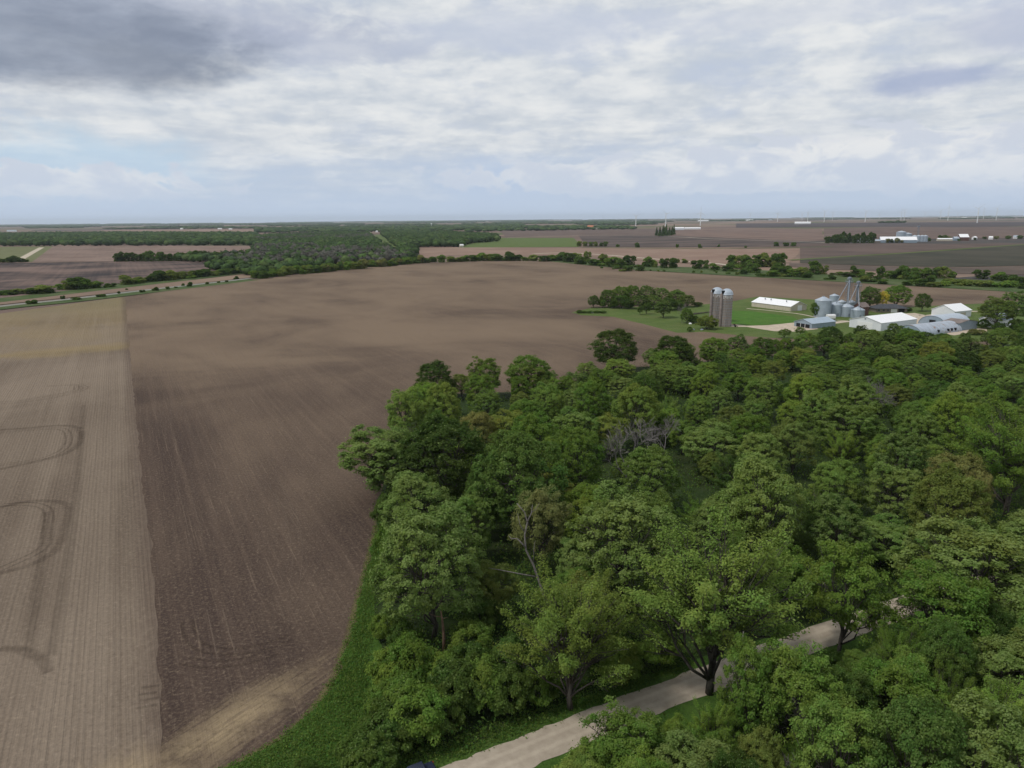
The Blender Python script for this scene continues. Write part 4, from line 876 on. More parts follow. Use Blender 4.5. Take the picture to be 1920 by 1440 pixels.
# grove and trees round the farmstead (near enough to show crown and trunk)
farmt = [
    (1113, 577, 553, 24, 'round', 'deep', 'small round tree at the tip of the grove'), (1140, 576, 541, 32, 'round', 'deep', 'rounded tree next to the grove tip'), (1163, 574, 535, 34, 'round', 'mid', 'tall tree in the grove above the ploughed bay'),
    (1185, 572, 534, 34, 'round', 'mid', 'bright topped tree in the middle of the grove'), (1212, 572, 533, 36, 'tufted', 'deep', 'tallest tree in the back of the grove'), (1240, 572, 537, 36, 'tufted', 'mid', 'broad tree in the back of the grove'), (1268, 573, 543, 36, 'round', 'mid', 'tree near the silo end of the grove'),
    (1288, 576, 551, 28, 'round', 'olive', 'lower tree at the silo end of the grove'), (1130, 577, 560, 18, 'shrub', 'mid', 'bush under the grove beside its tip'), (1165, 578, 552, 34, 'round', 'deep', 'front tree of the grove facing the lawn'), (1200, 580, 552, 36, 'tufted', 'deep', 'tufted front tree in the middle of the grove'), (1225, 580, 553, 34, 'tufted', 'mid', 'pale tufted front tree of the grove'), (1255, 582, 556, 30, 'round', 'deep', 'front tree of the grove nearest the dead tree'),
    (1200, 590, 573, 12, 'open', 'deep', 'little dark tree alone on the grass'), (1212, 589, 566, 18, 'open', 'deep', 'little lawn tree with a visible trunk'), (1243, 596, 561, 34, 'tufted', 'deep', 'full crowned tree standing on the grass before the grove'), (1287, 606, 577, 24, 'round', 'mid', 'tree behind the bush on the silo lawn'),
    (1326, 617, 590, 40, 'shrub', 'olive', 'big rounded bush beside the silos'), (1300, 606, 591, 24, 'shrub', 'dark', 'dark bush under the bare tree on the lawn'), (1293, 622, 612, 12, 'shrub', 'deep', 'low bush on the edge of the silo lawn'), (1308, 574, 566, 22, 'shrub', 'dark', 'dark bush tailing off the grove'),
    (1150, 578, 563, 22, 'shrub', 'dark', 'dark understory bush below the round tree near the grove tip'), (1178, 579, 562, 24, 'shrub', 'dark', 'dark understory bush beneath the grove front, nearer its tip'), (1212, 580, 564, 24, 'shrub', 'deep', 'understory bush beneath the middle of the grove front'), (1240, 580, 564, 24, 'shrub', 'dark', 'understory bush between full crowned lawn tree and grove'), (1270, 580, 562, 26, 'shrub', 'deep', 'understory bush at the grove end by the dead tree'),
    (1630, 580, 536, 34, 'round', 'deep', 'dense dark round tree beside the house'), (1653, 580, 543, 20, 'open', 'gold', 'golden yellow tree beside the house'), (1681, 575, 534, 44, 'round', 'mid', 'wide green tree behind the house'), (1729, 584, 549, 26, 'round', 'deep', 'neat oval tree alone on the lawn'),
    (1529, 594, 563, 18, 'shrub', 'deep', 'ivy green columnar bush against the big bin'), (1542, 594, 564, 16, 'shrub', 'deep', 'second columnar bush against the big bin'), (1698, 583, 576, 22, 'shrub', 'dark', 'clipped dark bush at the garage end of the house'), (1757, 583, 578, 6, 'shrub', 'dark', 'tiny dark bush left of the gabled barn'),
    (1866, 617, 553, 54, 'open', 'olive', 'spreading olive tree in front of the hidden white house'), (1898, 608, 544, 52, 'tufted', 'deep', 'dense dark tree behind the hidden white house'), (1872, 622, 604, 22, 'shrub', 'dark', 'dark bush under the spreading olive tree'), (1905, 621, 596, 26, 'shrub', 'dark', 'dark bush beside the hidden white house'), (1844, 585, 573, 18, 'shrub', 'dark', 'dark bush behind the brown roofed shed'),
    (1842, 616, 597, 22, 'shrub', 'dark', 'round dark bush against the brown roofed shed'), (1612, 634, 608, 26, 'open', 'dark', 'thin crowned tree before the white machine shed'), (1635, 636, 617, 24, 'open', 'dark', 'second thin tree before the white machine shed'), (1500, 629, 612, 22, 'open', 'mid', 'airy tree before the open grey blue shed'), (1470, 634, 615, 24, 'open', 'mid', 'airy sapling before the gravel yard'), (1545, 637, 620, 26, 'open', 'deep', 'green sapling before the grey blue shed'),
    (1735, 642, 622, 30, 'round', 'dark', 'dark tree in front of the rusty arched hut'), (1768, 643, 625, 26, 'round', 'deep', 'green tree before the far end of the rusty hut'), (1700, 643, 627, 26, 'round', 'deep', 'green tree at the near end of the rusty hut'), (1825, 628, 616, 18, 'shrub', 'brown', 'brownish bush in front of the gravel patch'), (1838, 627, 617, 16, 'shrub', 'brown', 'second brownish bush in front of the gravel patch'),
]
for bx, by, ty, w, fo, co, la in farmt:
    X, Y = G(bx, by); h = height_at(X, Y, ty); ww = w * mpp(X, Y)
    put_tree('farm_shrub' if fo == 'shrub' else 'farm_tree', X, Y, h, ww, fo, co, la, 'bush' if fo == 'shrub' else 'tree', 'trees and bushes round the farmstead')
X, Y = G(1278, 605); put_tree('bare_tree', X, Y, height_at(X, Y, 566), 20 * mpp(X, Y), 'bare', 'grey', 'grey leafless tree on the lawn before the grove', 'tree', var=1)
# fallen limb on the lawn
X, Y = G(1300, 590); e = empty('fallen_tree', (X, Y, 0), 0, 'long dead tree lying on the grass behind the silos', 'dead tree')
t = MB(); t.tube([(0, 0, .5), (4, .8, .8), (9, 2.5, 1.0), (14, 5, 1.6), (16, 6, 3)], [.5, .45, .35, .3, .12], 7); t.build('stem', MAT['bark'], e, True)
for i in range(14): MB().tube([(i * 1.1, i * .3, .7), (i * 1.1 + random.uniform(-1, 1), i * .3 + random.uniform(-1, 1), random.uniform(1.2, 2.6))], [.12, .03], 4).build('branch', MAT['bark'], e)
# ------------------------------------------------------------------ farm buildings
def gable(name, label, cat, bx, by, ang, L, Wd, he, hr, wall, roof, over=.35, corner=(0, 0), group=None, wall_end=None):
    """box barn, ridge along local x. (bx,by): where its ground corner `corner` (fraction along x, along y) is seen"""
    X, Y = bx if isinstance(bx, tuple) else G(bx, by); a = R(ang)
    ox, oy = (corner[0] - .5) * L, (corner[1] - .5) * Wd
    e = empty(name, (X - ox * math.cos(a) + oy * math.sin(a), Y - ox * math.sin(a) - oy * math.cos(a), 0), a, label, cat, group)
    w = MB(); h = Wd / 2
    w.prism([(-h, -.2), (h, -.2), (h, he), (0, hr - .12), (-h, he)], -L / 2, L / 2); w.build('wall', wall, e)
    r = MB(); sl = (hr - he) / h; t = .16
    for s in (-1, 1):
        yo = s * (h + over); zo = he - sl * over
        p = [(0, hr), (yo, zo), (yo, zo + t), (0, hr + t)]
        r.prism(p if s < 0 else p[::-1], -L / 2 - over, L / 2 + over)
    r.build('roof', roof, e); e['dims'] = 0; del e['dims']
    return e
def panel(e, name, material, x0, x1, y0, y1, z0, z1, label=None):
    o = MB().box(x0, x1, y0, y1, z0, z1).build(name, material, e)
    if label: o['label'] = label
    return o
# silos
def silo(bx, by, ty, wpx, label):
    X, Y = G(bx, by); h = height_at(X, Y, ty); r = wpx * mpp(X, Y) / 2; hw = h - r * .95
    e = empty('silo', (X, Y, 0), 0, label, 'silo', 'twin concrete silos')
    MB().lathe([(r * 1.03, 0), (r * 1.03, .6), (r, .6), (r, hw), (0, hw)], 40).build('wall', MAT['stave'], e, True)
    MB().lathe([(r * 1.05, hw - .25), (r * 1.05, hw)] + [(r * 1.03 * math.cos(t), hw + r * .95 * math.sin(t)) for t in np.linspace(0, math.pi / 2, 9)[:-1]] + [(0, hw + r * .95)], 24).build('dome', MAT['galvroof'], e, True)
    c = MB(); a = R(205); cx, cy = math.cos(a) * (r + .45), math.sin(a) * (r + .45)
    c.lathe([(.75, 0), (.75, hw + .3), (.0, hw + 1.0)], 12, cx, cy); c.build('chute', MAT['brownroof'], e, True)
    c = MB(); a = R(212); cx, cy = math.cos(a) * r * .92, math.sin(a) * r * .92
    c.box(cx - .7, cx + .7, cy - .7, cy + .7, hw + .2, hw + 2.2); c.build('hatch', MAT['dark'], e)
    b = MB()  # worn pale painted marks round the top, no longer legible
    rng = random.Random(int(bx))
    for i in range(30):
        a0 = R(195 + i * 5.2); 
        if rng.random() < .25: continue
        a1 = a0 + R(rng.uniform(1.5, 3.6)); z1 = hw - .5; z0 = z1 - rng.uniform(.9, 2.1); q = r + .02
        b.poly([(q * math.cos(a0), q * math.sin(a0), z0), (q * math.cos(a1), q * math.sin(a1), z0), (q * math.cos(a1), q * math.sin(a1), z1), (q * math.cos(a0), q * math.sin(a0), z1)])
    b.build('painted_band', MAT['trimwhite'], e)
    k = MB()
    for z in np.arange(1.2, hw - 3, 1.5): k.lathe([(r + .0, z), (r + .05, z + .02), (r + .05, z + .1), (r, z + .12)], 40)
    k.build('hoop', MAT['steel'], e)
silo(1341.5, 604, 538.5, 21, 'concrete silo behind its twin, nearer the grove')
silo(1359.5, 611.5, 541, 21, 'concrete silo standing nearer the gravel yard')
# long white-roofed barn
e = gable('barn', 'long low cream barn with a white roof beside the mown lawn', 'barn', 1482, 584, -61.5, 33, 15, 3.1, 5.9, MAT['cream'], MAT['white'], corner=(1, 0))
panel(e, 'door', MAT['trimwhite'], 16.48, 16.62, -1.0, 3.0, 0, 3.4); 
for x in (-9, -4, 9):
    MB().lathe([(.3, 5.2), (.3, 5.9), (.45, 5.9), (.45, 6.1), (0, 6.25)], 10, x, -3.0).build('roof_vent', MAT['steel'], e)
# grey-blue open shed
e = gable('shed', 'low grey blue steel shed with open front by the yard', 'shed', 1522, 616.5, 28, 19, 12, 2.7, 4.6, MAT['blue'], MAT['blueroof'], corner=(0, 0))
panel(e, 'opening', MAT['dark'], -9.58, -9.45, -4.5, 4.5, 0, 2.1)
for y in (-1.5, 1.5): panel(e, 'post', MAT['trimwhite'], -9.70, -9.58, y - .1, y + .1, 0, 2.2)
# white machine shed
e = gable('machine_shed', 'large bright white machine shed nearest the woods', 'shed', 1651, 621, 29, 31, 19, 4.3, 6.8, MAT['whitewall'], MAT['white'], corner=(0, 0))
panel(e, 'door', MAT['trimwhite'], -15.62, -15.48, -4.5, 4.5, 0, 3.9); panel(e, 'vent', MAT['steel'], -15.62, -15.48, -.4, .4, 5.2, 5.9)
# gabled white barn
e = gable('barn', 'small tall white gabled barn with a light shape on its gable', 'barn', 1789.5, 596.5, 27, 16, 14.5, 3.9, 7.2, MAT['whitewall'], MAT['white'], corner=(0, 0))
d = MB(); d.poly([(-8.06, -.9, 5.6), (-8.06, 0, 4.2), (-8.06, .9, 5.6), (-8.06, .45, 5.9), (-8.06, -.45, 5.9)][::-1]); d.build('gable_ornament', MAT['trimwhite'], e)
panel(e, 'corner_board', MAT['dark'], -8.08, -7.9, -7.33, -7.22, 0, 3.7); panel(e, 'door', MAT['cream'], -2.5, 2.5, -7.36, -7.22, .1, 2.9)
# quonset huts
def quonset(label, front_px, back_px, wd, ht, shell, group):
    (X0, Y0), (X1, Y1) = G(*front_px), G(*back_px); L = math.hypot(X1 - X0, Y1 - Y0); a = R(27)
    e = empty('quonset_hut', ((X0 + X1) / 2, (Y0 + Y1) / 2, 0), a, label, 'arched hut', group)
    pr = [(wd / 2 * math.cos(t), ht * math.sin(t)) for t in np.linspace(0, math.pi, 19)]
    s = MB(); inn = [(y * .985, z * .985) for y, z in pr]
    s.prism(pr + inn[::-1], -L / 2, L / 2); o = s.build('shell', shell, e)
    w = MB(); w.prism(inn, -L / 2 + .25, L / 2 - .25); w.build('end_wall', MAT['quonend'], e)
    panel(e, 'door', MAT['dark'] if 'rust' in label else MAT['steel'], -L / 2 + .16, -L / 2 + .24, -1.8, 1.8, 0, 2.9)
    return e, L
e, L = quonset('arched steel hut with a rusty ridge, partly behind trees', (1712, 628), (1772, 617), 14, 4.8, MAT['rusty'], 'arched steel huts')
for x in (-3, 5, 8, 11): panel(e, 'window', MAT['dark'], x - .55, x + .55, -7.05, -6.2, .9, 2.2)
e, L = quonset('larger pale arched steel hut behind the rusty one', (1752, 610), (1788, 603.5), 16.5, 5.2, MAT['quon'], 'arched steel huts')
# grey shed with brown roof
e = gable('shed', 'grey blue shed with flat brown roof beside the gravel patch', 'shed', 1831.5, 616, -62, 9, 17, 4.0, 5.2, MAT['blue'], MAT['brownroof'], corner=(1, 1))
# ranch house
X, Y = G(1672, 586); e = empty('house', (X, Y + 5, 0), R(-2), 'low ranch house with dark hip roof behind the machine shed', 'house')
MB().box(-9.5, 9.5, -5, 5, 0, 2.7).build('wall', MAT['tan'], e)
r = MB(); a, b = 10.6, 6.1
r.v = [(-a, -b, 2.6), (a, -b, 2.6), (a, b, 2.6), (-a, b, 2.6), (-4.5, 0, 4.9), (4.5, 0, 4.9)]; r.f = [(0, 1, 5, 4), (1, 2, 5), (2, 3, 4, 5), (3, 0, 4), (3, 2, 1, 0)]; r.build('roof', MAT['shingle'], e)
panel(e, 'garage_door', MAT['trimwhite'], -.5, 3.4, -5.12, -5.0, 0, 2.3); panel(e, 'porch', MAT['dark'], 4.2, 8.0, -5.1, -5.0, 0, 2.3)
for x in (-8, -5, -2.2): panel(e, 'window', MAT['glass'], x - .6, x + .6, -5.1, -5.0, 1.0, 2.0)
# hidden white house
e = gable('house', 'white house mostly hidden behind dark trees', 'house', 1882, 614, 24, 12, 10, 4.2, 7.0, MAT['trimwhite'], MAT['galvroof'], corner=(.5, 0))
for x in (-3.5, 0, 3.5): panel(e, 'window', MAT['glass'], x - .5, x + .5, -5.08, -5.0, 1.2, 2.6)
# red shed behind the bins
e = gable('shed', 'small faded red shed behind the grain bins', 'shed', 1621, 592, 28, 7, 6, 5.5, 7.8, MAT['red'], MAT['barnroof'], corner=(.5, 0))
# grain bins
def bin_(bx, by, ty, wpx, label, roof_frac=.30):
    X, Y = G(bx, by); h = height_at(X, Y, ty); r = wpx * mpp(X, Y) / 2; hw = h - r * roof_frac * 1.7; Y += r * .6
    e = empty('grain_bin', (X, Y, 0), 0, label, 'grain bin', 'steel grain bins')
    MB().lathe([(r, 0), (r, hw)], 32).build('wall', MAT['galv'], e, True)
    MB().lathe([(r + .12, hw - .12), (r + .12, hw), (r * .12, h - .35)], 32).build('roof', MAT['galvroof'], e, True)
    MB().lathe([(r * .12 + .1, h - .45), (r * .12 + .1, h - .05), (0, h)], 12).build('cap', MAT['steel'], e, True)
    d = MB(); d.box(-.5, .5, -r - .08, -r + .02, .5, 2.2); d.build('hatch', MAT['steel'], e)
    l = MB(); a = R(-55); c, s = math.cos(a), math.sin(a)
    for k in (-.22, .22): l.tube([((r + .12) * c - s * k, (r + .12) * s + c * k, .3), ((r + .12) * c - s * k, (r + .12) * s + c * k, hw)], .04, 4)
    for z in np.arange(.6, hw, .5): l.tube([((r + .12) * c + s * .22, (r + .12) * s - c * .22, z), ((r + .12) * c - s * .22, (r + .12) * s + c * .22, z)], .03, 4)
    l.build('ladder', MAT['steel'], e)
    return e
bin_(1545, 595, 556, 27, 'biggest steel grain bin, beside the columnar bushes')
bin_(1564.5, 580, 550.5, 15, 'narrow tall grain bin at the back')
bin_(1568.5, 593.5, 565.5, 22.5, 'grain bin between the biggest bin and its equal neighbour')
bin_(1589.5, 594, 569, 22.5, 'grain bin in the middle of the front row')
bin_(1610.5, 596.5, 575, 22, 'lowest grain bin at the red shed end of the front row')
bin_(1597.5, 583, 562.5, 16, 'grain bin behind the front row under the elevators')
bin_(1579, 583, 562, 15, 'grain bin behind the front row below the tall elevator')
def grain_leg(bx, by, ty, spouts, label):
    X, Y = G(bx, by); h = height_at(X, Y, ty); e = empty('grain_elevator', (X, Y, 0), R(28), label, 'grain elevator', 'grain elevator legs')
    m = MB()
    for x in (-.55, .55): m.box(x - .3, x + .3, -.25, .25, 0, h - 1.2)
    m.build('leg_casing', MAT['steel'], e)
    m = MB(); q = 1.3
    for x in (-q, q):
        for y in (-q, q): m.tube([(x, y, 0), (x, y, h - 2)], .09, 4)
    for z in np.arange(0, h - 3, 2.6):
        for a, b in (((-q, -q), (q, -q)), ((q, -q), (q, q)), ((q, q), (-q, q)), ((-q, q), (-q, -q))):
            m.tube([(*a, z), (*b, z + 2.6)], .05, 4); m.tube([(*a, z + 2.6), (*b, z + 2.6)], .05, 4)
    m.build('lattice', MAT['steel'], e)
    m = MB(); m.box(-1.3, 1.3, -.8, .8, h - 1.6, h - .6); m.lathe([(1.0, h - .6), (1.0, h - .35), (.3, h)], 10); m.build('head', MAT['steel'], e)
    m = MB(); m.box(-1.9, 1.9, -1.9, 1.9, h - 3.2, h - 3.05)
    for x in (-1.85, 1.85):
        m.box(x - .03, x + .03, -1.9, 1.9, h - 2.2, h - 2.1)
        m.box(-1.9, 1.9, x - .03, x + .03, h - 2.0, h - 1.9)
    m.build('platform', MAT['steel'], e)
    a = R(-28)
    for sx, sy, sz0, sz1 in spouts:
        TX, TY = G(sx, sy, sz1); dx, dy = TX - X, TY - Y
        m = MB(); m.tube([(0, 0, sz0 if sz0 > 1 else h * sz0), (dx * math.cos(a) - dy * math.sin(a), dx * math.sin(a) + dy * math.cos(a), sz1)], .24, 6); m.build('spout', MAT['steel'], e)
    return e
grain_leg(1587.5, 584, 519, [(1568, 568, .9, 9), (1589.5, 570, .93, 9)], 'taller grain elevator with sloping spouts above the bins')
grain_leg(1604.5, 584, 526.5, [(1591, 570, .92, 9), (1611, 576, .80, 7)], 'shorter grain elevator nearer the round dark tree')
# white fuel tank / wagon on wheels
X, Y = G(1557, 601); e = empty('grain_wagon', (X, Y, 0), R(10), 'small white boxy grain wagon near the bins', 'wagon')
m = MB(); m.prism([(-1.3, 1.6), (-.9, .9), (.9, .9), (1.3, 1.6), (1.3, 3.0), (.8, 3.7), (-.8, 3.7), (-1.3, 3.0)][::-1], -2.4, 2.4); m.build('body', MAT['trimwhite'], e)
for x in (-1.6, 1.6):
    for y in (-1.1, 1.1):
        w = MB()
        w.tube([(x, y - .15, .45), (x, y + .15, .45)], .45, 12); w.build('wheel', MAT['rubber'], e)
m = MB(); m.box(-2.4, 3.6, -.12, .12, .6, .75); m.build('chassis', MAT['steel'], e)
# farm oddments
def junk(bx, by, label, rz=0):
    X, Y = G(bx, by); e = empty('farm_implement', (X, Y, 0), rz, label, 'farm implement')
    m = MB(); m.box(-1.8, 1.8, -.12, .12, .7, .9)
    for i in range(6): m.tube([(-1.7 + i * .68, 0, .8), (-1.7 + i * .68, -.8, .3), (-1.7 + i * .68, -.9, 0)], .07, 4)
    m.build('frame', MAT['red'], e)
    for x in (-1.5, 1.5): MB().tube([(x - .12, .6, .5), (x + .12, .6, .5)], .5, 12).build('wheel', MAT['rubber'], e)
    MB().box(-.1, .1, 0, 3.0, .6, .75).build('drawbar', MAT['steel'], e)
junk(1374, 611, 'rusty implement parked at the foot of the silos', .4); junk(1380, 612.5, 'second rusty implement near the silos', 1.4); junk(1802, 612, 'dark implement against the brown roofed shed', .3); junk(1817, 613, 'second dark implement beside the brown roofed shed', 1.0); junk(1783, 616, 'small dark implement at the end of the rusty hut', 2.0)
for bx, by, la in ((1294, 608, 'pale round boulder on the silo lawn'), (1111, 587, 'white boulder at the grove tip'), (1300, 619, 'grey stone heap left of the silo bush'), (1316, 619, 'second grey stone heap beside the silo bush')):
    X, Y = G(bx, by); bm = bmesh.new(); bmesh.ops.create_icosphere(bm, subdivisions=2, radius=.9)
    for v in bm.verts: v.co *= random.uniform(.8, 1.2); v.co.z *= .6
    m = bpy.data.meshes.new('boulder'); bm.to_mesh(m); bm.free(); m.materials.append(MAT['trimwhite'] if 'white' in la or 'pale' in la else MAT['steel']); o = tag(link('boulder', m), la, 'boulder'); o.location = (X, Y, .3)
X, Y = G(1095, 587)
for dx in (0, 4, 8, 12, -3): put_tree('farm_shrub', X + dx, Y + random.uniform(-1, 1) - dx * .1, random.uniform(1.2, 2.2), random.uniform(4, 6), 'shrub', 'deep', f"low green scrub at the grove tip, {['first','second','third','fourth','fifth'][[-3,0,4,8,12].index(dx)]} from the left", 'bush', 'scrub at the grove tip')

# ------------------------------------------------------------------ distant farm and houses
def far_barn(bx, by, ang, L, Wd, he, hr, wall, roof, label, cat='barn', name='far_barn', group=None): return gable(name, label, cat, bx, by, ang, L, Wd, he, hr, MAT[wall], MAT[roof], corner=(.5, 0), group=group)
far_barn(1685, 455, -15, 75, 22, 6, 13, 'blue', 'white', 'long white roofed barn at the distant farm')
far_barn(1617, 454.5, -15, 20, 16, 8, 12, 'whitewall', 'galvroof', 'pale shed between the windbreak and the distant farmyard')
far_barn(1637, 454.5, 20, 12, 10, 6, 10, 'trimwhite', 'shingle', 'white farmhouse at the distant farm', 'house', 'far_house')
far_barn(1648, 455, -10, 22, 10, 4, 7, 'tan', 'galvroof', 'low tan shed at the distant farm', 'shed', 'far_shed')
far_barn(1772, 451.5, -12, 32, 10, 4, 6, 'cream', 'white', 'low cream shed beside the distant farm trees', 'shed', 'far_shed')
far_barn(1808, 451, -10, 20, 20, 8, 15, 'red', 'white', 'tall white roofed barn at the end of the distant farm')
far_barn(1797, 451, -10, 18, 14, 5, 9, 'blue', 'galvroof', 'grey lean-to shed beside the tall distant barn', 'shed', 'far_shed')
far_barn(1273, 431, -5, 50, 22, 8, 13, 'whitewall', 'white', 'white shed just right of the pine clump', 'shed', 'far_shed')
far_barn(1299, 430, -5, 80, 22, 6, 10, 'whitewall', 'white', 'longer white shed beyond the pine clump', 'shed', 'far_shed')
far_barn(1107, 430, -5, 32, 24, 13, 22, 'tan', 'orange', 'orange roofed house at the edge of the far trees', 'house', 'far_house')
far_barn(1122, 430.5, -5, 40, 18, 5, 9, 'cream', 'brownroof', 'tan roofed building beside the orange roofed house', 'building', 'far_building')
far_barn(866, 463.5, 20, 8, 6, 4, 6.5, 'cream', 'trimwhite', 'pale building at the meadow corner of the far woods', 'building', 'far_building')
smalls = [(670, 437.5, 10), (686, 437.5, 12), (707, 435.5, 10), (870, 437.5, 10), (918, 442, 12), (780, 431, 14), (868, 423, 30), (878, 423, 34), (1012, 426.5, 30), (22, 434.5, 60), (340, 430, 26), (412, 430, 30), (432, 430.5, 24), (1405, 414, 110), (1445, 413, 60), (1505, 420, 120), (1810, 409, 130), (1320, 415, 150), (1830, 449, 10), (1858, 449, 8), (1905, 447.5, 10), (495, 436, 12), (718, 480, 9)]
names_s = ['left of the straight woodland road', 'second left of the straight woodland road', 'at the end of the straight woodland road', 'in the woods above the meadow', 'at the end of the woods by the meadow', 'among trees beyond the woodland road', 'on the far skyline left of centre', 'second on the far skyline left of centre', 'in front of the far skyline woods', 'above the woods at the picture side', 'by the far thin brown strip', 'second by the far thin brown strip', 'third by the far thin brown strip', 'under the lone middle turbine', 'beyond the middle turbine', 'in the row below the turbine pair', 'under the farthest turbines', 'behind the middle turbines', 'right of the distant farm', 'second right of the distant farm', 'third right of the distant farm', 'amid the far left woods', 'at the near end of the woodland road']
for (bx, by, L), nm in zip(smalls, names_s):
    far_barn(bx, by, random.choice((-20, 10, 28)), L, max(8, L * .4), 4.5 + L * .05, 7 + L * .09, 'trimwhite', random.choice(('white', 'galvroof', 'white')), f'tiny white building {nm}', 'building', 'far_building')
def far_bin(bx, by, ty, wpx, label):
    X, Y = G(bx, by); h = height_at(X, Y, ty); r = wpx * mpp(X, Y) / 2; e = empty('far_bin', (X, Y, 0), 0, label, 'grain bin', 'bins of the distant farm')
    MB().lathe([(r, 0), (r, h * .82)], 20).build('wall', MAT['galv'], e, True); MB().lathe([(r * 1.03, h * .82), (.4, h)], 20).build('roof', MAT['galvroof'], e, True)
far_bin(1689, 448, 432.5, 15, 'biggest bin behind the long barn of the distant farm'); far_bin(1701, 448, 436, 13, 'second bin behind the long barn of the distant farm')
for i, x in enumerate((1714, 1721, 1728, 1734)): far_bin(x, 453, 440.5, 8, f"{['first','second','third','fourth'][i]} small bin in the row past the long distant barn")
X, Y = G(1720, 450); h = height_at(X, Y, 425); e = empty('far_elevator', (X, Y, 0), 0, 'grain elevator tower above the distant bins', 'grain elevator')
m = MB()
for x in (-2, 2):
    for y in (-2, 2): m.tube([(x, y, 0), (x * .6, y * .6, h)], .3, 4)
for z in np.arange(0, h - 4, 4): m.tube([(-2, -2, z), (2, -2, z + 4)], .2, 4); m.tube([(2, 2, z), (-2, 2, z + 4)], .2, 4)
m.build('lattice', MAT['steel'], e); MB().box(-2.5, 2.5, -2, 2, h - 1, h + 2).build('head', MAT['steel'], e)

# ------------------------------------------------------------------ wind turbines
TUR = [(1192, 424, 405.5), (1248, 424, 401), (1313, 423, 398.5), (1406, 413.5, 400), (1457.5, 416, 399.5), (1503.5, 413.5, 399.5), (1514, 416.5, 398), (1545, 416.5, 396.5), (1560.5, 413, 397.5), (1622, 416, 396.5), (1648.5, 410.5, 401), (1689, 412.8, 397), (1695, 413, 394.5), (1763, 411, 393.5), (1777, 413.5, 389), (1795, 408.6, 399.5), (1832, 418, 391), (1843.5, 410.5, 390.5), (1867.5, 412.8, 390.5), (1734, 408.8, 399)]
BL = [30, 18, 85, 40, 70, 10, 50, 20, 60, 15, 90, 75, 35, 5, 88, 25, 38, 100, 55, 12]
tl = MB(); tl.tube([(0, 0, 0), (0, 0, 1)], [1, .6], 14)
LABT = ['leftmost turbine, the rotor half hidden in haze', 'turbine above the pine clump', 'turbine above the end of the white sheds', 'lone turbine over a white building', 'turbine between the lone one and the close pair', 'thinner of the close pair of turbines', 'larger of the close pair of turbines', 'turbine just past the close pair', 'shorter turbine beyond the close pair', 'turbine standing alone mid-way along the row', 'faint far turbine after the mid-row one', 'smaller of the touching turbine pair', 'taller of the touching turbine pair', 'turbine just before the tall upright-bladed one', 'tall turbine with one blade straight up', 'faint far turbine between two tall ones', 'nearest and biggest turbine', 'turbine half hidden behind the biggest one', 'rightmost turbine with spread blades', 'very faint turbine before the tall ones']
for (bx, by, hy), b0, la in zip(TUR, BL, LABT):
    X, Y = G(bx, by); h = height_at(X, Y, hy); D = math.hypot(X, Y)
    if D > 16000: f = 16000 / D; X *= f; Y *= f; D = 16000; h = height_at(X, Y, hy)
    Lb = min(h * .52, 60); e = empty('wind_turbine', (X, Y, 0), math.atan2(Y, X) - math.pi / 2 + random.uniform(-.5, .5), 'white wind turbine: ' + la, 'wind turbine', 'wind turbines on the horizon')
    MB().lathe([(3.2, -1), (2.9, h * .3), (1.9, h - 1.5)], 14).build('tower', MAT['turbine'], e, True)
    MB().prism([(-4, h - 1.7), (6, h - 1.5), (6, h + 1.5), (-4, h + 1.9)], -1.8, 1.8).build('nacelle', MAT['turbine'], e)
    m = MB(); m.tube([(0, -4, h), (0, -5.5, h), (0, -6.8, h)], [1.6, 1.5, .4], 10); m.build('hub', MAT['turbine'], e, True)
    for k in range(3):
        a = R(b0 + 120 * k); c, s = math.cos(a), math.sin(a); m = MB(); pts = []
        prof = [(1.0, .9, .9), (Lb * .12, 2.0, .5), (Lb * .22, 2.1, .35), (Lb * .6, 1.3, .2), (Lb, .35, .08)]
        for rr, ch, th in prof:
            n = len(m.v)
            for u, v in ((-ch * .4, 0), (0, th), (ch * .9, 0), (0, -th)):
                m.v.append((rr * c - u * s, -5.5 + v, h + rr * s + u * c))
            if n: m.f += [(n - 4 + i, n - 4 + (i + 1) % 4, n + (i + 1) % 4, n + i) for i in range(4)]
        m.f += [(3, 2, 1, 0), tuple(len(m.v) - 4 + i for i in range(4))]
        m.build('blade', MAT['turbine'], e)
X, Y = G(1130.5, 413); h = height_at(X, Y, 396); e = empty('radio_mast', (X, Y, 0), 0, 'thin grey radio mast on the horizon', 'mast')
m = MB(); m.lathe([(2.2, 0), (1.5, h)], 6); m.build('lattice', MAT['steel'], e); MB().lathe([(.5, h), (.4, h + 8)], 6).build('antenna', MAT['steel'], e)
X, Y = G(809, 425.5); e = empty('water_tower', (X, Y, 0), 0, 'white water tower over the far trees', 'water tower'); h = height_at(X, Y, 418.5)
MB().lathe([(2.5, 0), (2, h * .7)], 10).build('stem', MAT['turbine'], e, True); MB().lathe([(2, h * .68), (6, h * .8), (6, h * .9), (3, h), (0, h)], 14).build('tank', MAT['turbine'], e, True)

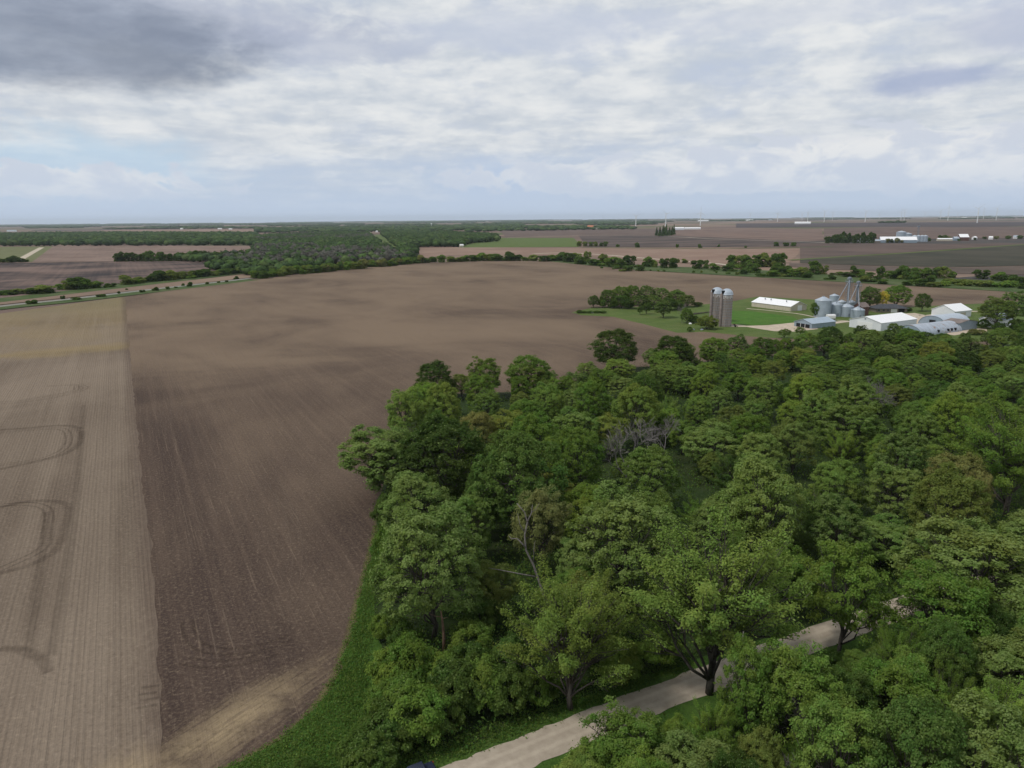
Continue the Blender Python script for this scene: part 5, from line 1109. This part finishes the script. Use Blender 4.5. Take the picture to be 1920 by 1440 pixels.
# ------------------------------------------------------------------ far woods as masses
bmi = bmesh.new(); bmesh.ops.create_icosphere(bmi, subdivisions=2, radius=1); ICO_V = np.array([v.co[:] for v in bmi.verts]); ICO_F = np.array([[v.index for v in f.verts] for f in bmi.faces]); bmi.free()
bmi = bmesh.new(); bmesh.ops.create_icosphere(bmi, subdivisions=1, radius=1); ICO1_V = np.array([v.co[:] for v in bmi.verts]); ICO1_F = np.array([[v.index for v in f.verts] for f in bmi.faces]); bmi.free()
def wood_mass(name, polys, spacing, hr, wr, cols, label, fine=True, lim=4000, gap=.0, cat='woodland', seed=1, leafy=False):
    rng = random.Random(seed); nr = np.random.default_rng(seed); V = []; Fc = []; A = []; n = 0
    IV, IF = (ICO_V, ICO_F) if fine else (ICO1_V, ICO1_F)
    for pts in polys:
        poly = W(pts); xs = [p[0] for p in poly]; ys = [p[1] for p in poly]
        a = 0.0
        for (x0, y0), (x1, y1) in zip(poly, poly[1:] + poly[:1]): a += x0 * y1 - x1 * y0
        want = min(lim, int(abs(a) / 2 / spacing ** 2)); got = 0; tries = 0
        while got < want and tries < want * 40:
            tries += 1; X = rng.uniform(min(xs), max(xs)); Y = rng.uniform(min(ys), max(ys))
            if not inside((X, Y), poly): continue
            patch = math.sin(X * .011 + 1.3) * math.sin(Y * .007) + .6 * math.sin(X * .004 - Y * .005)
            if gap and patch < -1 + 2 * gap * rng.random(): got += 1; continue
            h = rng.uniform(*hr); w = rng.uniform(*wr) * .55
            p = IV.copy(); p *= (1 + nr.normal(size=(len(p), 1)) * .17); p *= np.array([w, w, h * .5]); p += np.array([X, Y, h * .52]); p[:, 2] = np.maximum(p[:, 2], -.2)
            c = cols[0] if patch < -.1 and rng.random() < .6 else cols[rng.randrange(1, len(cols))]
            k = np.array(c) * rng.uniform(.7, 1.35)
            V.append(p); Fc.append(IF + n); A.append(np.tile(np.append(k, 1), (len(p), 1))); n += len(p); got += 1
    if leafy:
        base = len(V)
        for q in range(base):
            p = V[q]; c = A[q][0, :3]; cen = p.mean(0); m_ = 46
            ii = nr.integers(0, len(p), m_); P0 = cen + (p[ii] - cen) * nr.uniform(.85, 1.18, (m_, 1)); Nn = (p[ii] - cen) / 6 + np.array([0, 0, .5]) + nr.normal(size=(m_, 3)) * .4
            Nn /= np.linalg.norm(Nn, axis=1, keepdims=True); L4 = leaves(P0, Nn, 2.0, nr)
            V.append(L4.reshape(-1, 3)); b0 = n + np.arange(m_)[:, None] * 4; n += m_ * 4
            Fc.append(np.concatenate([b0 + np.array([[0, 1, 2]]), b0 + np.array([[0, 2, 3]])])); k4 = np.repeat(c[None] * nr.uniform(.8, 1.3, (m_, 1)), 4, 0); A.append(np.concatenate([k4, np.ones((m_ * 4, 1))], 1))
    V = np.concatenate(V); Fc = np.concatenate(Fc); A = np.concatenate(A)
    m = bpy.data.meshes.new(name); m.vertices.add(len(V)); m.vertices.foreach_set('co', V.reshape(-1).astype(np.float32))
    m.loops.add(Fc.size); m.loops.foreach_set('vertex_index', Fc.reshape(-1).astype(np.int32)); m.polygons.add(len(Fc)); m.polygons.foreach_set('loop_start', np.arange(0, Fc.size, 3, dtype=np.int32))
    at = m.attributes.new('leaf', 'FLOAT_COLOR', 'POINT'); at.data.foreach_set('color', A.reshape(-1).astype(np.float32)); m.materials.append(MAT['mass'])
    m.update(calc_edges=True); m.validate()
    return tag(link(name, m), label, cat, kind='stuff')
GC = [(.092, .090, .074), (.048, .082, .026), (.066, .112, .032), (.046, .076, .030), (.082, .118, .040), (.056, .096, .030)]
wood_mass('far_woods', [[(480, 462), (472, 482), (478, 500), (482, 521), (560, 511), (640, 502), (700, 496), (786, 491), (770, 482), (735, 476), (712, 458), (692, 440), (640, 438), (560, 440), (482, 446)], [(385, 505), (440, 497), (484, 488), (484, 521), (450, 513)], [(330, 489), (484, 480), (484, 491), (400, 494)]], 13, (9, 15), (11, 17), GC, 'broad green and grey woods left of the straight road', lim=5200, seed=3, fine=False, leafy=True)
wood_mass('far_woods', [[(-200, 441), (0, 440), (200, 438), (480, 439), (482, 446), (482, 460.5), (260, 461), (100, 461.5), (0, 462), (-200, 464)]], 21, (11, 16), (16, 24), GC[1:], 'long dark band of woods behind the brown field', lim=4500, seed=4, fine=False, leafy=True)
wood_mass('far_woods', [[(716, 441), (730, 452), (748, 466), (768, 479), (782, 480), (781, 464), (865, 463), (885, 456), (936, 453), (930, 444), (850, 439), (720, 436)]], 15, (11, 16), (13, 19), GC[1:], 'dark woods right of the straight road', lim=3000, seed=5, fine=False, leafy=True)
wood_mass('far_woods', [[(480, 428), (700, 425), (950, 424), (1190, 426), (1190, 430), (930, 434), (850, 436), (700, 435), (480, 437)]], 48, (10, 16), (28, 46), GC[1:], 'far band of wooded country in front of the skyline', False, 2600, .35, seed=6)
hz = []
for i in range(190):
    x = random.uniform(-60, 1980) if i % 3 else random.uniform(-60, 1200); yh = 410.5 - (x - 960) * .009
    d = random.choice((2.0, 2.6, 3.2, 4.2, 5.5, 7, 9, 12)); L = random.uniform(25, 130) * (1 if x < 1100 else .6)
    if x > 1250 and d > 7: continue
    hz.append([(x, yh + d), (x + L, yh + d - L * .009), (x + L, yh + d + .25 + d * .03), (x, yh + d + .25 + d * .03)])
wood_mass('far_woods', hz, 75, (12, 17), (60, 95), GC[1:], 'thin dark tree belts along the skyline', False, 160, 0, seed=7)

# ------------------------------------------------------------------ parked vehicle at the road
Xv, Yv = G(774, 1443, 1.7); e = empty('parked_car', (Xv, Yv, 0.06), R(28), 'dark blue pickup parked on the verge of the gravel road', 'car')
b = MB(); pr = [(-2.6, .45), (2.6, .45), (2.65, .95), (2.5, 1.08), (-2.5, 1.02), (-2.65, .8)]
n = len(pr)
def vprism(prof, y0, y1, tap=0.0):
    m = MB(); m.v = [(x, y0, z) for x, z in prof] + [(x, y1, z) for x, z in prof]; k = len(prof)
    m.f = [tuple(range(k)), tuple(range(2 * k - 1, k - 1, -1))] + [(i, k + i, k + (i + 1) % k, (i + 1) % k) for i in range(k)]; return m
o = vprism(pr, -.92, .92).build('body', MAT['carpaint'], e); bv = o.modifiers.new('bevel', 'BEVEL'); bv.width = .09; bv.segments = 3
cab = MB(); cab.v = [(-.95, -.86, 1.0), (1.5, -.86, 1.0), (1.5, .86, 1.0), (-.95, .86, 1.0), (-.35, -.68, 1.72), (1.3, -.68, 1.74), (1.3, .68, 1.74), (-.35, .68, 1.72)]
cab.f = [(0, 3, 2, 1), (4, 5, 6, 7), (0, 1, 5, 4), (1, 2, 6, 5), (2, 3, 7, 6), (3, 0, 4, 7)]; o = cab.build('cab', MAT['carpaint'], e); bv = o.modifiers.new('bevel', 'BEVEL'); bv.width = .07; bv.segments = 3
ws = MB(); ws.poly([(-.93, -.74, 1.08), (-.42, -.62, 1.66), (-.42, .62, 1.66), (-.93, .74, 1.08)]); ws.build('windshield', MAT['glass'], e)
o = MB().poly([(1.51, -.7, 1.12), (1.51, .7, 1.12), (1.36, .6, 1.64), (1.36, -.6, 1.64)]).build('rear_window', MAT['glass'], e)
for s in (-1, 1):
    m = MB(); m.poly([(-.7, s * .845, 1.1), (1.3, s * .845, 1.1), (1.2, s * .72, 1.62), (-.3, s * .72, 1.62)]); m.build('window', MAT['glass'], e)
    for x in (-1.7, 1.65):
        w = MB(); w.tube([(x, s * .70, .36), (x, s * .96, .36)], .38, 18); w = w.build('wheel', MAT['rubber'], e)
        r = MB(); r.tube([(x, s * .955, .36), (x, s * .975, .36)], .22, 14); r.build('rim', MAT['chrome'], w)
    MB().box(-2.68, -2.56, s * .72 - .16, s * .72 + .16, .72, .88).build('headlight', MAT['lamp'], e); MB().box(2.58, 2.69, s * .8 - .09, s * .8 + .09, .65, .98).build('tail_light', MAT['tail'], e)
    MB().box(-.75, -.55, s * .98 - .12, s * .98 + .12, 1.05, 1.2).build('mirror', MAT['carpaint'], e)
MB().box(1.6, 2.5, -.8, .8, 1.02, 1.06).build('bed_cover', MAT['dark'], e)

# ------------------------------------------------------------------ haze
def haze_fn(k, out):
    v = k.n('ShaderNodeVolumePrincipled'); v.inputs['Color'].default_value = (.82, .91, 1.0, 1); v.inputs['Density'].default_value = 2.8e-5; v.inputs['Anisotropy'].default_value = .1
    k.t.links.new(v.outputs[0], out.inputs['Volume'])
hm = mat('haze', haze_fn)
MB().box(-33000, 33000, -33000, 33000, -1.6, 190).build('haze', hm)
tag(bpy.data.objects['haze'], 'thin pale blue haze over the far country', 'haze', kind='stuff')

# ------------------------------------------------------------------ sky and sun
SUN_EL, SUN_AZ = 55, -112     # azimuth from +Y (view direction), negative = left
w = bpy.data.worlds.new("World"); SC.world = w; w.use_nodes = True; t = w.node_tree; t.nodes.clear(); k = NT(t)
sky = k.n('ShaderNodeTexSky', sky_type='NISHITA', sun_disc=False, sun_elevation=R(SUN_EL), sun_rotation=R(SUN_AZ), air_density=1.0, dust_density=1.5, ozone_density=1.5)
d = k.n('ShaderNodeTexCoord').outputs['Generated']; x, y, z = k.sep(d)
az = k.m('ARCTAN2', x, y); el = k.m('ARCSINE', z)
zz = k.add(k.m('MAXIMUM', z, 0.0), .05)
pl = k.xyz(k.m('DIVIDE', x, zz), k.m('DIVIDE', y, zz))          # flat cloud deck seen from below
S = 10.0                                                            # colours are given for a background strength of 0.1
def lin(r, g, b, m=1.0): c = srgb(r, g, b); return (c[0] * S * m, c[1] * S * m, c[2] * S * m, 1)
pang = k.xyz(k.mul(az, 1.0), k.mul(el, 3.2))
n1 = k.noise(pl, .55, 7, .56, .1); n2 = k.noise(pl, 1.5, 6, .58, .1); n3 = k.noise(k.xyz(az, k.mul(el, 2.2)), 9.0, 9, .6, .2); n4 = k.noise(pang, 2.6, 6, .55, .2); n6 = k.noise(k.xyz(az, k.mul(el, 2.6), 4.0), 26.0, 8, .62, .3)
base = k.mix(k.step(el, R(0), R(7)), lin(176, 193, 216), lin(190, 199, 217))
base = k.mix(.15, base, sky.outputs[0])
fl = k.add(k.mul(n1, .38), k.add(k.mul(n3, .36), k.add(k.mul(n4, .20), k.mul(n6, .10))))
cov = k.step(k.add(fl, k.step(el, R(.5), R(7), -.10, .05)), .40, .58)
cloud = k.mix(k.step(k.add(k.mul(n2, .38), k.add(k.mul(n3, .40), k.mul(n6, .22))), .38, .62), lin(189, 197, 207), lin(223, 225, 226))
c = k.mix(cov, base, cloud)
soft = k.step(k.add(k.mul(n1, .6), k.mul(n4, .4)), .53, .68, 0, .5)
c = k.mix(soft, c, lin(182, 191, 207))
def blob(px, py, rx, ry, rag=.9, lo=1.15, hi=.35, nn=None):
    dv = ray(px, py).normalized(); a0, e0 = math.atan2(dv.x, dv.y), math.asin(dv.z); ra, re = rx / F, ry / F
    q = k.m('SQRT', k.add(k.m('POWER', k.m('ABSOLUTE', k.mul(k.sub(az, a0), 1 / ra)), 2.0), k.m('POWER', k.m('ABSOLUTE', k.mul(k.sub(el, e0), 1 / re)), 2.0)))
    return k.step(k.add(q, k.mul(k.sub(nn if nn is not None else n3, .5), rag)), lo, hi)
for px, py, rx, ry, col, amt, rag in ((130, 320, 260, 70, (182, 206, 224), .75, 1.6), (940, 350, 150, 60, (176, 193, 218), .8, 1.2), (1750, 150, 110, 26, (158, 170, 198), .8, 1.6), (600, 90, 260, 36, (172, 180, 199), .6, 2.2), (330, 30, 330, 50, (166, 173, 193), .6, 2.0), (1000, 60, 260, 45, (188, 196, 213), .6, 1.8), (1890, 50, 110, 40, (180, 187, 206), .7, 1.6), (1450, 30, 300, 30, (196, 202, 215), .5, 1.8)):
    c = k.mix(k.mul(blob(px, py, rx, ry, rag), amt), c, lin(*col))
nd = k.add(k.mul(n4, .7), k.mul(n3, .3)); dk = blob(60, 55, 330, 84, 1.7, 1.15, .55, nd)
c = k.mix(k.mul(dk, .9), c, k.mix(k.step(nd, .36, .68), lin(120, 130, 148), lin(172, 181, 198)))
# cumulus low on the horizon
n5 = k.noise(k.xyz(k.mul(az, 1.0), k.mul(el, 1.9)), 16, 6, .58, .3)
for px, py, rx, ry, lo in ((1400, 326, 380, 26, 1.5), (1720, 300, 240, 34, 1.6), (130, 342, 190, 24, 1.25), (1900, 300, 90, 32, 1.5)):
    b = blob(px, py, rx, ry, 3.6, lo, lo - .32, n5); c = k.mix(k.mul(b, .95), c, k.mix(k.step(n5, .42, .62), lin(200, 206, 217), lin(229, 229, 228)))
c = k.mix(k.step(el, R(6.5), R(-0.5), 0, .85), c, lin(187, 201, 220))
c = k.mix(k.step(el, R(2.4), R(-.3), 0, .9), c, lin(187, 202, 223))
up = k.step(el, R(18), R(50)); c = k.mix(up, c, k.mix(.35, lin(178, 184, 196), cloud))
c = k.mix(k.step(el, R(-.5), R(-3)), c, lin(150, 150, 145))
bg = k.n('ShaderNodeBackground'); bg.inputs['Strength'].default_value = .1; k.put(bg.inputs['Color'], c)
o = k.n('ShaderNodeOutputWorld'); t.links.new(bg.outputs[0], o.inputs[0])
ld = bpy.data.lights.new('Sun', 'SUN'); ld.energy = 1.8; ld.angle = R(10); ld.color = (1, .96, .90)
lo = bpy.data.objects.new('Sun', ld); COL.objects.link(lo)
sd = Vector((math.sin(R(SUN_AZ)) * math.cos(R(SUN_EL)), math.cos(R(SUN_AZ)) * math.cos(R(SUN_EL)), math.sin(R(SUN_EL))))
lo.rotation_euler = sd.to_track_quat('Z', 'Y').to_euler()

# ------------------------------------------------------------------ render settings
SC.render.engine = 'CYCLES'; SC.cycles.use_denoising = True; SC.cycles.denoiser = 'OPENIMAGEDENOISE'; SC.cycles.denoising_prefilter = 'ACCURATE'; SC.cycles.denoising_input_passes = 'RGB_ALBEDO_NORMAL'
SC.cycles.max_bounces = 5; SC.cycles.diffuse_bounces = 4; SC.cycles.transparent_max_bounces = 6; SC.cycles.volume_bounces = 0
SC.view_settings.view_transform = 'Standard'; SC.view_settings.look = 'None'; SC.view_settings.exposure = .12; SC.view_settings.gamma = 1
